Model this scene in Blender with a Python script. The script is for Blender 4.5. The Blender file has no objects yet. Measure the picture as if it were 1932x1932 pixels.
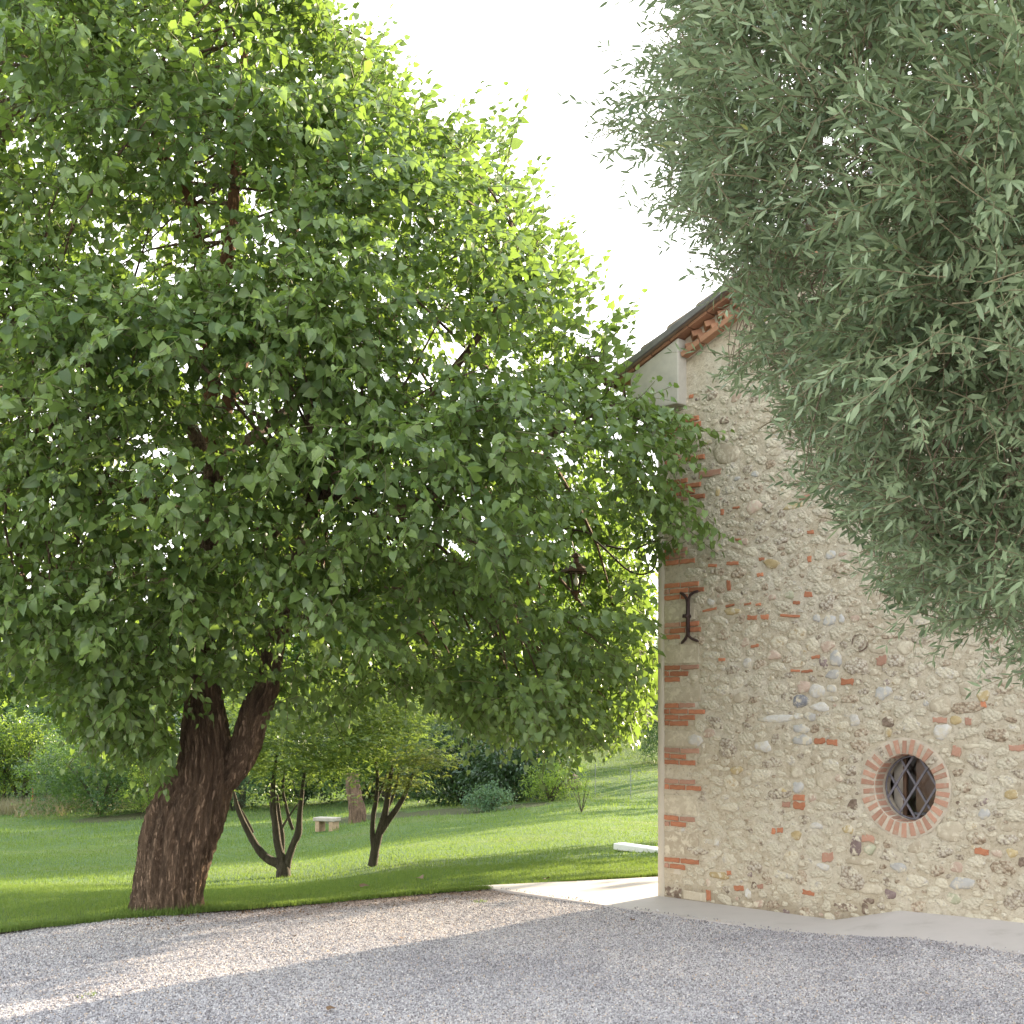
import bpy, math, random
import numpy as np
from mathutils import Vector, Matrix, noise
random.seed(7); RNG = np.random.default_rng(7)
S = bpy.context.scene; COL = S.collection
R = math.radians
# ---------------------------------------------------------------- camera
F = 2470.0; CX = 966.0; HY = 1340.0; CAMZ = 2.0; W0 = 1932.0
cam = bpy.data.cameras.new('camera'); camo = bpy.data.objects.new('camera', cam); COL.objects.link(camo)
camo.location = (0, 0, CAMZ); camo.rotation_euler = (R(90), 0, 0)
cam.sensor_width = 36; cam.sensor_fit = 'HORIZONTAL'; cam.lens = 36*F/W0
cam.shift_y = (HY-W0/2)/W0; cam.clip_start = 0.1; cam.clip_end = 3000
S.camera = camo
# ---------------------------------------------------------------- light
SUN_AZ = math.atan2(.667, .745); SUN_EL = R(14.5)
w = bpy.data.worlds.new('World'); S.world = w; w.use_nodes = True
nt = w.node_tree; bg = nt.nodes['Background']
sky = nt.nodes.new('ShaderNodeTexSky'); sky.sky_type = 'NISHITA'; sky.sun_disc = False
sky.sun_elevation = SUN_EL; sky.sun_rotation = SUN_AZ
sky.air_density = 1.8; sky.dust_density = 1.6; sky.ozone_density = 2.0; sky.altitude = 0
hs = nt.nodes.new('ShaderNodeHueSaturation'); hs.inputs['Saturation'].default_value = .36   # milky white haze sky
cl = nt.nodes.new('ShaderNodeMix'); cl.data_type = 'RGBA'; cl.blend_type = 'DARKEN'; cl.inputs[0].default_value = 1; cl.inputs[7].default_value = (2.7, 2.68, 2.66, 1)   # thin even haze: no glare spot
nt.links.new(sky.outputs[0], hs.inputs['Color']); nt.links.new(hs.outputs[0], cl.inputs[6]); nt.links.new(cl.outputs[2], bg.inputs[0]); bg.inputs[1].default_value = 0.15
sun = bpy.data.lights.new('sun', 'SUN'); sun.energy = 3.1; sun.angle = R(0.55); sun.color = (1, .84, .62)
suno = bpy.data.objects.new('sun', sun); COL.objects.link(suno)
sd = Vector((math.sin(SUN_AZ)*math.cos(SUN_EL), math.cos(SUN_AZ)*math.cos(SUN_EL), math.sin(SUN_EL)))
suno.rotation_euler = sd.to_track_quat('Z', 'Y').to_euler()
vs = S.view_settings; S.display_settings.display_device = 'sRGB'
vs.view_transform = 'Standard'; vs.look = 'None'; vs.gamma = 1; vs.use_curve_mapping = False; vs.exposure = 3.05

# ---------------------------------------------------------------- helpers
def px2(px, py, Y):
    return Vector(((px-CX)/F*Y, Y, CAMZ-(py-HY)/F*Y))
def proj(P):
    P = np.asarray(P); return np.stack([CX+F*P[..., 0]/P[..., 1], HY-F*(P[..., 2]-CAMZ)/P[..., 1]], -1)
def tag(o, label=None, cat=None, group=None, kind=None):
    if label: o['label'] = label
    if cat: o['category'] = cat
    if group: o['group'] = group
    if kind: o['kind'] = kind
    return o
def empty(name, loc=(0, 0, 0), label=None, cat=None, group=None):
    o = bpy.data.objects.new(name, None); COL.objects.link(o); o.location = loc; o.empty_display_size = .2
    return tag(o, label, cat, group)
def link(name, me, mats=(), parent=None, loc=None):
    """mesh given in world coordinates; child gets the local offset of its root"""
    if not me.materials:
        for m in (mats if isinstance(mats, (list, tuple)) else [mats]): me.materials.append(m)
    o = bpy.data.objects.new(name, me); COL.objects.link(o)
    if loc is not None: o.location = loc
    if parent is not None:
        o.parent = parent
        off = Vector((0, 0, 0)); p = parent
        while p: off += Vector(p.location); p = p.parent
        o.location = Vector(o.location)-off
    return o
class MB:
    def __init__(s): s.v = []; s.f = []; s.m = []
    def add(s, v, f, m=0):
        b = len(s.v); s.v += [tuple(x) for x in v]; s.f += [tuple(i+b for i in x) for x in f]; s.m += [m]*len(f); return s
    def box(s, c, d, mat3=None, m=0, taper=1.0):
        v = []
        for x in (-.5, .5):
            for y in (-.5, .5):
                for z in (-.5, .5):
                    k = taper if z > 0 else 1.0
                    p = Vector((x*d[0]*k, y*d[1]*k, z*d[2]))
                    if mat3 is not None: p = mat3 @ p
                    v.append(Vector(c)+p)
        return s.add(v, [(0, 1, 3, 2), (4, 6, 7, 5), (0, 4, 5, 1), (2, 3, 7, 6), (0, 2, 6, 4), (1, 5, 7, 3)], m)
    def tube(s, pts, rad, seg=8, m=0, disp=None, cap=True):
        pts = [Vector(p) for p in pts]; n = len(pts); V = []; Fc = []
        up = Vector((0, 1, .01)); t0 = (pts[1]-pts[0]).normalized()
        a = up.cross(t0); a = a.normalized() if a.length > .01 else Vector((1, 0, 0))
        for i, p in enumerate(pts):
            t = (pts[min(i+1, n-1)]-pts[max(i-1, 0)]).normalized()
            a = (a-t*a.dot(t)).normalized(); b = t.cross(a)
            r = rad[i] if hasattr(rad, '__len__') else rad
            for k in range(seg):
                th = 2*math.pi*k/seg; d = a*math.cos(th)+b*math.sin(th)
                rr = r if disp is None else disp(i/(n-1), th, r, p+d*r)
                V.append(p+d*rr)
        for i in range(n-1):
            for k in range(seg):
                k2 = (k+1) % seg
                Fc.append((i*seg+k, i*seg+k2, (i+1)*seg+k2, (i+1)*seg+k))
        if cap:
            Fc.append(tuple(range(seg))[::-1]); Fc.append(tuple((n-1)*seg+k for k in range(seg)))
        return s.add(V, Fc, m)
    def lathe(s, c, prof, seg=8, m=0, rot=0):
        V = []; Fc = []
        for (r, z) in prof:
            for k in range(seg):
                th = 2*math.pi*k/seg+rot; V.append((c[0]+r*math.cos(th), c[1]+r*math.sin(th), c[2]+z))
        for i in range(len(prof)-1):
            for k in range(seg):
                k2 = (k+1) % seg; Fc.append((i*seg+k, i*seg+k2, (i+1)*seg+k2, (i+1)*seg+k))
        Fc.append(tuple(range(seg))[::-1]); Fc.append(tuple((len(prof)-1)*seg+k for k in range(seg)))
        return s.add(V, Fc, m)
    def mesh(s, name, smooth=False):
        me = bpy.data.meshes.new(name); me.from_pydata(s.v, [], s.f); 
        if any(s.m): me.polygons.foreach_set('material_index', s.m)
        if smooth: me.polygons.foreach_set('use_smooth', [True]*len(me.polygons))
        me.update(); return me
    def build(s, name, mats, parent=None, smooth=False, bevel=0):
        o = link(name, s.mesh(name, smooth), mats, parent)
        if bevel:
            md = o.modifiers.new('bevel', 'BEVEL'); md.width = bevel; md.segments = 2; md.limit_method = 'ANGLE'
        return o
def catmull(P, n=6):
    P = [Vector(p) for p in P]; out = []
    for i in range(len(P)-1):
        a = P[max(i-1, 0)]; b = P[i]; c = P[i+1]; d = P[min(i+2, len(P)-1)]
        for k in range(n):
            t = k/n
            out.append(.5*((2*b)+(c-a)*t+(2*a-5*b+4*c-d)*t*t+(3*b-a-3*c+d)*t**3))
    out.append(P[-1]); return out
def np_mesh(name, V, T, mi=None, tint=None, smooth=False):
    me = bpy.data.meshes.new(name); V = np.ascontiguousarray(V, dtype=np.float32); T = np.ascontiguousarray(T, dtype=np.int32)
    me.vertices.add(len(V)); me.vertices.foreach_set('co', V.ravel())
    k = T.shape[1]
    me.loops.add(T.size); me.loops.foreach_set('vertex_index', T.ravel())
    me.polygons.add(len(T)); me.polygons.foreach_set('loop_start', np.arange(0, T.size, k, dtype=np.int32))
    me.polygons.foreach_set('loop_total', np.full(len(T), k, dtype=np.int32))
    if mi is not None: me.polygons.foreach_set('material_index', np.ascontiguousarray(mi, dtype=np.int32))
    if smooth: me.polygons.foreach_set('use_smooth', np.ones(len(T), dtype=bool))
    if tint is not None:
        at = me.attributes.new('tint', 'FLOAT', 'POINT'); at.data.foreach_set('value', np.ascontiguousarray(tint, dtype=np.float32))
    me.update(calc_edges=True); me.validate(); return me
def scatter(name, temps, pos, rot, scl, which, tints):
    """temps: list of (V, T, mi, tint); pos (n,3), rot (n,3,3), scl (n,), which (n,)"""
    Vs = []; Ts = []; Ms = []; Qs = []; base = 0
    for ti, (V, T, mi, tv) in enumerate(temps):
        idx = np.where(which == ti)[0]
        if not len(idx): continue
        P = np.einsum('nij,vj->nvi', rot[idx], V)*scl[idx][:, None, None]+pos[idx][:, None, :]
        n = len(idx); Vs.append(P.reshape(-1, 3))
        Ts.append((T[None]+(np.arange(n)*len(V))[:, None, None]).reshape(-1, T.shape[1])+base)
        Ms.append(np.tile(mi, n)); Qs.append((tv[None]*.5+tints[idx][:, None]*.5).ravel()); base += n*len(V)
    return np_mesh(name, np.concatenate(Vs), np.concatenate(Ts), np.concatenate(Ms), np.concatenate(Qs))
def rotz(a):
    c, s = np.cos(a), np.sin(a); z = np.zeros_like(c); o = np.ones_like(c)
    return np.stack([np.stack([c, -s, z], -1), np.stack([s, c, z], -1), np.stack([z, z, o], -1)], -2)
def roty(a):
    c, s = np.cos(a), np.sin(a); z = np.zeros_like(c); o = np.ones_like(c)
    return np.stack([np.stack([c, z, s], -1), np.stack([z, o, z], -1), np.stack([-s, z, c], -1)], -2)
def rotx(a):
    c, s = np.cos(a), np.sin(a); z = np.zeros_like(c); o = np.ones_like(c)
    return np.stack([np.stack([o, z, z], -1), np.stack([z, c, -s], -1), np.stack([z, s, c], -1)], -2)
def inpoly(P, poly):
    x, y = P[:, 0], P[:, 1]; ins = np.zeros(len(P), bool); q = np.array(poly, float); j = len(q)-1
    for i in range(len(q)):
        xi, yi = q[i]; xj, yj = q[j]
        c = ((yi > y) != (yj > y)) & (x < (xj-xi)*(y-yi)/(yj-yi+1e-9)+xi); ins ^= c; j = i
    return ins
def polydist(P, poly):
    q = np.array(poly, float); d = np.full(len(P), 1e9)
    for i in range(len(q)):
        a = q[i]; b = q[(i+1) % len(q)]; ab = b-a
        t = np.clip(((P-a) @ ab)/(ab @ ab+1e-9), 0, 1); d = np.minimum(d, np.linalg.norm(P-(a+t[:, None]*ab), axis=1))
    return d
def nz(p, s=1.0, off=0.0): return noise.noise(Vector((p[0]*s+off, p[1]*s+off*.7, p[2]*s-off)))

# ---------------------------------------------------------------- materials
def newmat(name):
    m = bpy.data.materials.new(name); m.use_nodes = True; n = m.node_tree.nodes; l = m.node_tree.links
    return m, n, l, n['Principled BSDF'], n['Material Output']
def ramp(n, stops):
    r = n.new('ShaderNodeValToRGB'); e = r.color_ramp.elements
    e[0].position = stops[0][0]; e[0].color = (*stops[0][1], 1); e[1].position = stops[-1][0]; e[1].color = (*stops[-1][1], 1)
    for p, c in stops[1:-1]:
        x = e.new(p); x.color = (*c, 1)
    return r
def noisen(n, l, scale, detail=4, rough=.6, vec=None, dist=0):
    t = n.new('ShaderNodeTexNoise'); t.inputs['Scale'].default_value = scale; t.inputs['Detail'].default_value = detail
    t.inputs['Roughness'].default_value = rough; t.inputs['Distortion'].default_value = dist
    if vec is not None: l.new(vec, t.inputs['Vector'])
    return t
def mixc(n, l, f, a, b, mode='MIX'):
    x = n.new('ShaderNodeMix'); x.data_type = 'RGBA'; x.blend_type = mode
    for sock, v in ((x.inputs[0], f), (x.inputs[6], a), (x.inputs[7], b)):
        if hasattr(v, 'links'): l.new(v, sock)
        else: sock.default_value = v if not isinstance(v, tuple) else (*v, 1)
    return x.outputs[2]
def bumpn(n, l, h, strength, dist, bs):
    b = n.new('ShaderNodeBump'); b.inputs['Strength'].default_value = strength; b.inputs['Distance'].default_value = dist
    l.new(h, b.inputs['Height']); l.new(b.outputs[0], bs.inputs['Normal']); return b
def objco(n): return n.new('ShaderNodeTexCoord').outputs['Object']
def simple(name, c, rough=.8, var=.25, scale=8, bump=.3, bdist=.004, bscale=None, spec=.3, metal=0, stops=None, objrand=0.0):
    """noise-varied solid; objrand shifts brightness per object"""
    m, n, l, bs, out = newmat(name); co = objco(n)
    t = noisen(n, l, scale, 6, .65, co)
    st = stops or [(.3, tuple(x*(1-var) for x in c)), (.7, tuple(min(1, x*(1+var)) for x in c))]
    r = ramp(n, st); l.new(t.outputs[0], r.inputs[0]); colr = r.outputs[0]
    if objrand:
        oi = n.new('ShaderNodeObjectInfo'); rr = ramp(n, [(0, (1-objrand,)*3), (1, (1+objrand*.6,)*3)]); l.new(oi.outputs['Random'], rr.inputs[0])
        colr = mixc(n, l, 1.0, colr, rr.outputs[0], 'MULTIPLY')
    l.new(colr, bs.inputs['Base Color']); bs.inputs['Roughness'].default_value = rough
    bs.inputs['Specular IOR Level'].default_value = spec; bs.inputs['Metallic'].default_value = metal
    t2 = noisen(n, l, bscale or scale*4, 8, .7, co); bumpn(n, l, t2.outputs[0], bump, bdist, bs)
    return m
def leafmat(name, dark, light, trans, tf=.4, rough=.42, spec=.5, odd=None):
    m, n, l, bs, out = newmat(name)
    a = n.new('ShaderNodeAttribute'); a.attribute_name = 'tint'
    st = [(.15, dark), (.8, light)]
    if odd: st += [(.93, light), (.97, odd)]
    r = ramp(n, st); l.new(a.outputs['Fac'], r.inputs[0])
    t = noisen(n, l, 14, 3, .6, objco(n)); rr = ramp(n, [(.3, (.8, .8, .8)), (.7, (1.15, 1.15, 1.15))]); l.new(t.outputs[0], rr.inputs[0])
    c = mixc(n, l, 1.0, r.outputs[0], rr.outputs[0], 'MULTIPLY')
    l.new(c, bs.inputs['Base Color']); bs.inputs['Roughness'].default_value = rough; bs.inputs['Specular IOR Level'].default_value = spec
    tr = n.new('ShaderNodeBsdfTranslucent'); tc = mixc(n, l, .5, c, trans); l.new(mixc(n, l, 1.0, trans, mixc(n, l, .5, (1, 1, 1), rr.outputs[0]), 'MULTIPLY'), tr.inputs[0])
    mx = n.new('ShaderNodeMixShader'); mx.inputs[0].default_value = tf
    l.new(bs.outputs[0], mx.inputs[1]); l.new(tr.outputs[0], mx.inputs[2]); l.new(mx.outputs[0], out.inputs[0])
    return m
M = {}
M['mul_leaf'] = leafmat('mulberry leaf', (.06, .11, .034), (.20, .285, .085), (.23, .35, .05), .36, .36, .5, (.15, .21, .06))
M['mul_twig'] = simple('green twig', (.12, .13, .05), .7)
M['olive_leaf'] = leafmat('olive leaf', (.045, .09, .038), (.29, .37, .21), (.28, .33, .15), .28, .42, .5, (.35, .32, .06))
M['olive_twig'] = simple('olive twig', (.20, .17, .10), .8)
M['olive_bare'] = simple('olive bare twig', (.17, .125, .085), .85)
M['maple_leaf'] = leafmat('maple leaf', (.07, .12, .03), (.15, .21, .055), (.26, .36, .06), .42, .5, .4, (.22, .17, .04))
M['maple_bronze'] = leafmat('bronze maple leaf', (.08, .11, .03), (.17, .20, .06), (.32, .36, .07), .42, .5, .4, (.30, .13, .04))
M['shrub_dark'] = leafmat('dark shrub leaf', (.018, .045, .018), (.05, .09, .035), (.10, .2, .03), .2, .3, .6)
M['shrub_mid'] = leafmat('shrub leaf', (.028, .07, .028), (.075, .135, .05), (.2, .34, .04), .35, .45, .4)
M['shrub_light'] = leafmat('light shrub leaf', (.08, .15, .03), (.18, .26, .05), (.36, .5, .06), .45, .45, .4)
M['shrub_blue'] = leafmat('bluish shrub leaf', (.05, .12, .06), (.12, .2, .1), (.2, .32, .1), .3, .45, .4)
M['pale_leaf'] = leafmat('pale tree leaf', (.16, .2, .12), (.3, .34, .22), (.3, .36, .16), .3, .5, .4)
M['conifer_leaf'] = leafmat('conifer leaf', (.02, .06, .02), (.06, .12, .04), (.1, .2, .04), .2, .5, .4)
def bark(name, c1, c2, scale=9):
    m, n, l, bs, out = newmat(name); co = objco(n)
    mp = n.new('ShaderNodeMapping'); mp.inputs['Scale'].default_value = (1, 1, .13); mp.inputs['Rotation'].default_value = (0, R(-8), 0); l.new(co, mp.inputs[0])
    t = noisen(n, l, scale, 8, .7, mp.outputs[0], .6); v = n.new('ShaderNodeTexVoronoi'); v.feature = 'DISTANCE_TO_EDGE'; v.inputs['Scale'].default_value = scale*2.6
    wv = mixc(n, l, .22, mp.outputs[0], t.outputs[1]); l.new(wv, v.inputs['Vector'])
    r = ramp(n, [(.3, c1), (.7, c2)]); l.new(t.outputs[0], r.inputs[0])
    rv = ramp(n, [(0, (.5, .47, .45)), (.22, (1, 1, 1))]); l.new(v.outputs[0], rv.inputs[0])
    l.new(mixc(n, l, .75, r.outputs[0], rv.outputs[0], 'MULTIPLY'), bs.inputs['Base Color']); bs.inputs['Roughness'].default_value = .9
    bs.inputs['Specular IOR Level'].default_value = .2
    md = n.new('ShaderNodeMath'); md.operation = 'ADD'; l.new(t.outputs[0], md.inputs[0]); l.new(rv.outputs[0], md.inputs[1])
    bumpn(n, l, md.outputs[0], 1.0, .035, bs); return m
M['bark'] = bark('mulberry bark', (.095, .065, .047), (.43, .295, .20), 13)
M['bark_sun_tint'] = bark('sun-tinted limb bark', (.12, .055, .025), (.30, .15, .07), 14)  # orange sunlight on the upper limbs painted into the bark colour
M['bark_grey'] = bark('maple bark', (.08, .065, .045), (.22, .19, .14), 20)
M['iron'] = simple('rusted iron', (.055, .032, .028), .6, .4, 30, .3, .002, metal=.4, spec=.4)
M['iron_grey'] = simple('grey painted iron', (.15, .14, .16), .55, .2, 30, .2, .001, spec=.4)
M['copper'] = simple('aged copper', (.11, .06, .04), .5, .5, 18, .3, .002, metal=.5)
M['white_stone'] = simple('white kerb stone', (.75, .74, .70), .8, .06, 6, .3, .003)
M['bench'] = simple('bench stone', (.34, .31, .26), .85, .2, 8, .4, .006)
M['bench_leg'] = simple('bench leg stone', (.34, .25, .16), .85, .25, 8, .4, .006)
M['rock'] = simple('rock', (.12, .09, .07), .9, .4, 4, .6, .03)
M['rust_post'] = simple('rusty post', (.25, .07, .03), .8, .3, 10)
M['wire'] = simple('wire', (.16, .18, .18), .5, .1, 5)
M['brown_leaf'] = simple('dead leaf', (.17, .105, .06), .8, .4, 20)
M['soil'] = simple('soil edge', (.07, .055, .04), .95, .4, 15, .6, .02)

# ---------------------------------------------------------------- terrain
edge_px = [(0, 1760), (244, 1733), (375, 1722), (487, 1714.6), (644, 1702), (724, 1694), (884, 1681), (1075, 1666), (1241, 1654)]
EU = np.array([(x-CX)/F for x, y in edge_px]); EY = np.array([(CAMZ+.02)*F/(y-HY) for x, y in edge_px])
def yedge(u):
    u = np.asarray(u, float)
    a = EY[0]*(1-.655*EU[0])/(1-.655*np.minimum(u, EU[0]))
    b = np.interp(u, EU, EY); c = EY[-1]+(u-EU[-1])*2
    return np.where(u < EU[0], a, np.where(u > EU[-1], c, b))
TT = {0: [(16, 1701), (25, 1640), (40, 1590), (52, 1560), (64, 1525), (80, 1480), (110, 1400), (200, 1310)],
      528: [(21, 1655), (32, 1603), (42, 1567), (52, 1540), (62, 1515), (80, 1475), (110, 1400), (200, 1310)],
      860: [(21, 1624), (25, 1598), (33, 1562), (42, 1532), (52, 1512), (70, 1480), (110, 1400), (200, 1300)],
      1100: [(20, 1618), (26, 1580), (34, 1546), (42, 1516), (47, 1504), (60, 1440), (72, 1390), (84, 1372), (110, 1362), (200, 1300)],
      1243: [(21, 1606), (26, 1580), (34, 1548), (42, 1520), (45, 1509), (58, 1444), (72, 1388), (84, 1370), (110, 1360), (200, 1300)]}
TU = []; TZ = []; DN = np.concatenate([np.linspace(0, 40, 81), np.linspace(41, 120, 80), np.linspace(125, 600, 60)])
for k in sorted(TT):
    u = (k-CX)/F; y0 = float(yedge(u)); ys = [0]+[Y-y0 for Y, p in TT[k]]+[600]
    zs = [0]+[CAMZ-(p-HY)/F*Y for Y, p in TT[k]]; zs.append(zs[-1]+18)
    z = np.interp(DN, ys, zs)
    for _ in range(10):
        zz = z.copy(); zz[1:-1] = (z[:-2]+2*z[1:-1]+z[2:])/4; z = zz
    TU.append(u); TZ.append(z)
TU = np.array(TU); TZ = np.array(TZ)
def terr(X, Y):
    X = np.asarray(X, float); Y = np.asarray(Y, float); Yc = np.maximum(Y, .1); u = X/Yc; d = np.maximum(Yc-yedge(u), 0)
    cols = np.stack([np.interp(d, DN, z) for z in TZ], 0); uc = np.clip(u, TU[0], TU[-1])
    i = np.clip(np.searchsorted(TU, uc)-1, 0, len(TU)-2); f = (uc-TU[i])/(TU[i+1]-TU[i]); f = f*f*(3-2*f)
    z = np.take_along_axis(cols, i[None], 0)[0]*(1-f)+np.take_along_axis(cols, (i+1)[None], 0)[0]*f
    return z+.04*np.sin(X*.7+1)*np.sin(Y*.45)*np.clip(d/5, 0, 1)
def gz(x, y): return float(terr(np.array([x]), np.array([y]))[0])
def ground(px, py):
    Ys = np.linspace(11, 150, 4000); u = (px-CX)/F; z = terr(u*Ys, Ys); ray = CAMZ-(py-HY)/F*Ys
    i = int(np.argmax(ray <= z)); Y = Ys[i]; return Vector((u*Y, Y, float(z[i])))

# soil / litter beds, (px,py,rx,ry in metres)
BEDS = [(ground(830, 1532), 2.2, 3), (ground(985, 1520), 1.0, 1.4), (ground(240, 1543), 2.4, 2), (ground(300, 1535), 1.6, 2), (ground(690, 1543), 1.5, 2.5)]
WEED = [(ground(80, 1530), 7, 5)]
def soilmask(X, Y):
    m = np.zeros_like(X)
    for c, rx, ry in BEDS:
        d = np.sqrt(((X-c.x)/rx)**2+((Y-c.y)/ry)**2); m = np.maximum(m, np.clip((1.15-d)*3, 0, 1))
    return m
def mat_lawn():
    m, n, l, bs, out = newmat('lawn'); co = objco(n)
    t = noisen(n, l, .35, 6, .6, co); t2 = noisen(n, l, 38, 6, .75, co); t3 = noisen(n, l, 3, 5, .7, co)
    r = ramp(n, [(.3, (.07, .125, .042)), (.5, (.09, .15, .048)), (.7, (.13, .165, .058))]); l.new(t.outputs[0], r.inputs[0])
    r2 = ramp(n, [(.3, (.45, .5, .45)), (.65, (1.35, 1.3, 1.3))]); l.new(t2.outputs[0], r2.inputs[0])
    r3 = ramp(n, [(.3, (.85, .88, .85)), (.7, (1.15, 1.1, 1.05))]); l.new(t3.outputs[0], r3.inputs[0])
    c = mixc(n, l, 1, mixc(n, l, 1, r.outputs[0], r2.outputs[0], 'MULTIPLY'), r3.outputs[0], 'MULTIPLY')
    a = n.new('ShaderNodeAttribute'); a.attribute_name = 'soil'
    ad = n.new('ShaderNodeMath'); ad.operation = 'MULTIPLY_ADD'; l.new(t3.outputs[0], ad.inputs[0]); ad.inputs[1].default_value = 1.4; 
    sb = n.new('ShaderNodeMath'); sb.operation = 'SUBTRACT'; l.new(a.outputs['Fac'], sb.inputs[0]); sb.inputs[1].default_value = .9; l.new(sb.outputs[0], ad.inputs[2])
    rs = ramp(n, [(.25, (0, 0, 0)), (.6, (1, 1, 1))]); l.new(ad.outputs[0], rs.inputs[0])
    sc = ramp(n, [(.3, (.03, .032, .018)), (.7, (.11, .09, .055))]); l.new(t2.outputs[0], sc.inputs[0])
    sq = n.new('ShaderNodeMath'); sq.operation = 'MULTIPLY'; sq.inputs[1].default_value = .75; l.new(rs.outputs[0], sq.inputs[0]); l.new(mixc(n, l, sq.outputs[0], c, sc.outputs[0]), bs.inputs['Base Color']); bs.inputs['Roughness'].default_value = .9; bs.inputs['Specular IOR Level'].default_value = .15
    bumpn(n, l, t2.outputs[0], .8, .05, bs); return m
M['lawn'] = mat_lawn()
M['grass'] = leafmat('grass blade', (.08, .145, .038), (.165, .23, .062), (.24, .34, .05), .3, .75, .12, (.34, .3, .12))
us = np.concatenate([np.linspace(-2.2, -.5, 30), np.linspace(-.48, .14, 150), np.linspace(.16, 2.2, 30)])
ds = np.concatenate([np.linspace(0, 12, 90), np.linspace(12.3, 90, 180), np.geomspace(92, 600, 40)])
U, Dd = np.meshgrid(us, ds, indexing='ij'); Yg = yedge(U)+Dd; Xg = U*Yg; Zg = terr(Xg, Yg)
nu, nd = U.shape; V = np.stack([Xg, Yg, Zg], -1).reshape(-1, 3); ii, jj = np.meshgrid(np.arange(nu-1), np.arange(nd-1), indexing='ij')
a0 = (ii*nd+jj).ravel(); Tq = np.stack([a0, a0+nd, a0+nd+1, a0+1], -1)
me = np_mesh('lawn', V, Tq, smooth=True); at = me.attributes.new('soil', 'FLOAT', 'POINT'); at.data.foreach_set('value', soilmask(V[:, 0], V[:, 1]).astype(np.float32))
tag(link('lawn', me, M['lawn']), kind='structure')
# the cut lawn edge (small vertical soil face)
ue = us[us < .12]; ye = yedge(ue); mb = MB()
for i in range(len(ue)-1):
    p = [(ue[k]*ye[k], ye[k]) for k in (i, i+1)]
    mb.add([(*p[0], .0), (*p[1], .0), (p[1][0], p[1][1]-.012, -.09), (p[0][0], p[0][1]-.012, -.09)], [(0, 1, 2, 3)])
tag(mb.build('lawn_edge', M['soil']), kind='structure')

# ---------------------------------------------------------------- building frame: s along front wall, t out of it
CO = Vector((1.58, 14.11, 0)); DS = Vector((.681, -.732, 0)).normalized(); DN_ = Vector((-.732, -.681, 0)).normalized()
def W(s, t, z): return CO+DS*s+DN_*t+Vector((0, 0, z))
MW = Matrix((DS, -DN_, Vector((0, 0, 1)))).transposed()     # local x=s, y=into wall, z=up
def wpx(px, py, t=0.0):
    u = (px-CX)/F; c = CO+DN_*t; s = (u*c.y-c.x)/(DS.x-u*DS.y); Y = c.y+DS.y*s; return s, CAMZ-(py-HY)/F*Y
def c3(x, y): return (1500+x/2.147)/1.2422, (1600+y/2.147)/1.2422
def c4(x, y): return (1500+x/2.415)/1.2422, (900+y/2.415)/1.2422
def c6(x, y): return (1250+x/4.293)/1.2422, (1200+y/4.293)/1.2422

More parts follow.
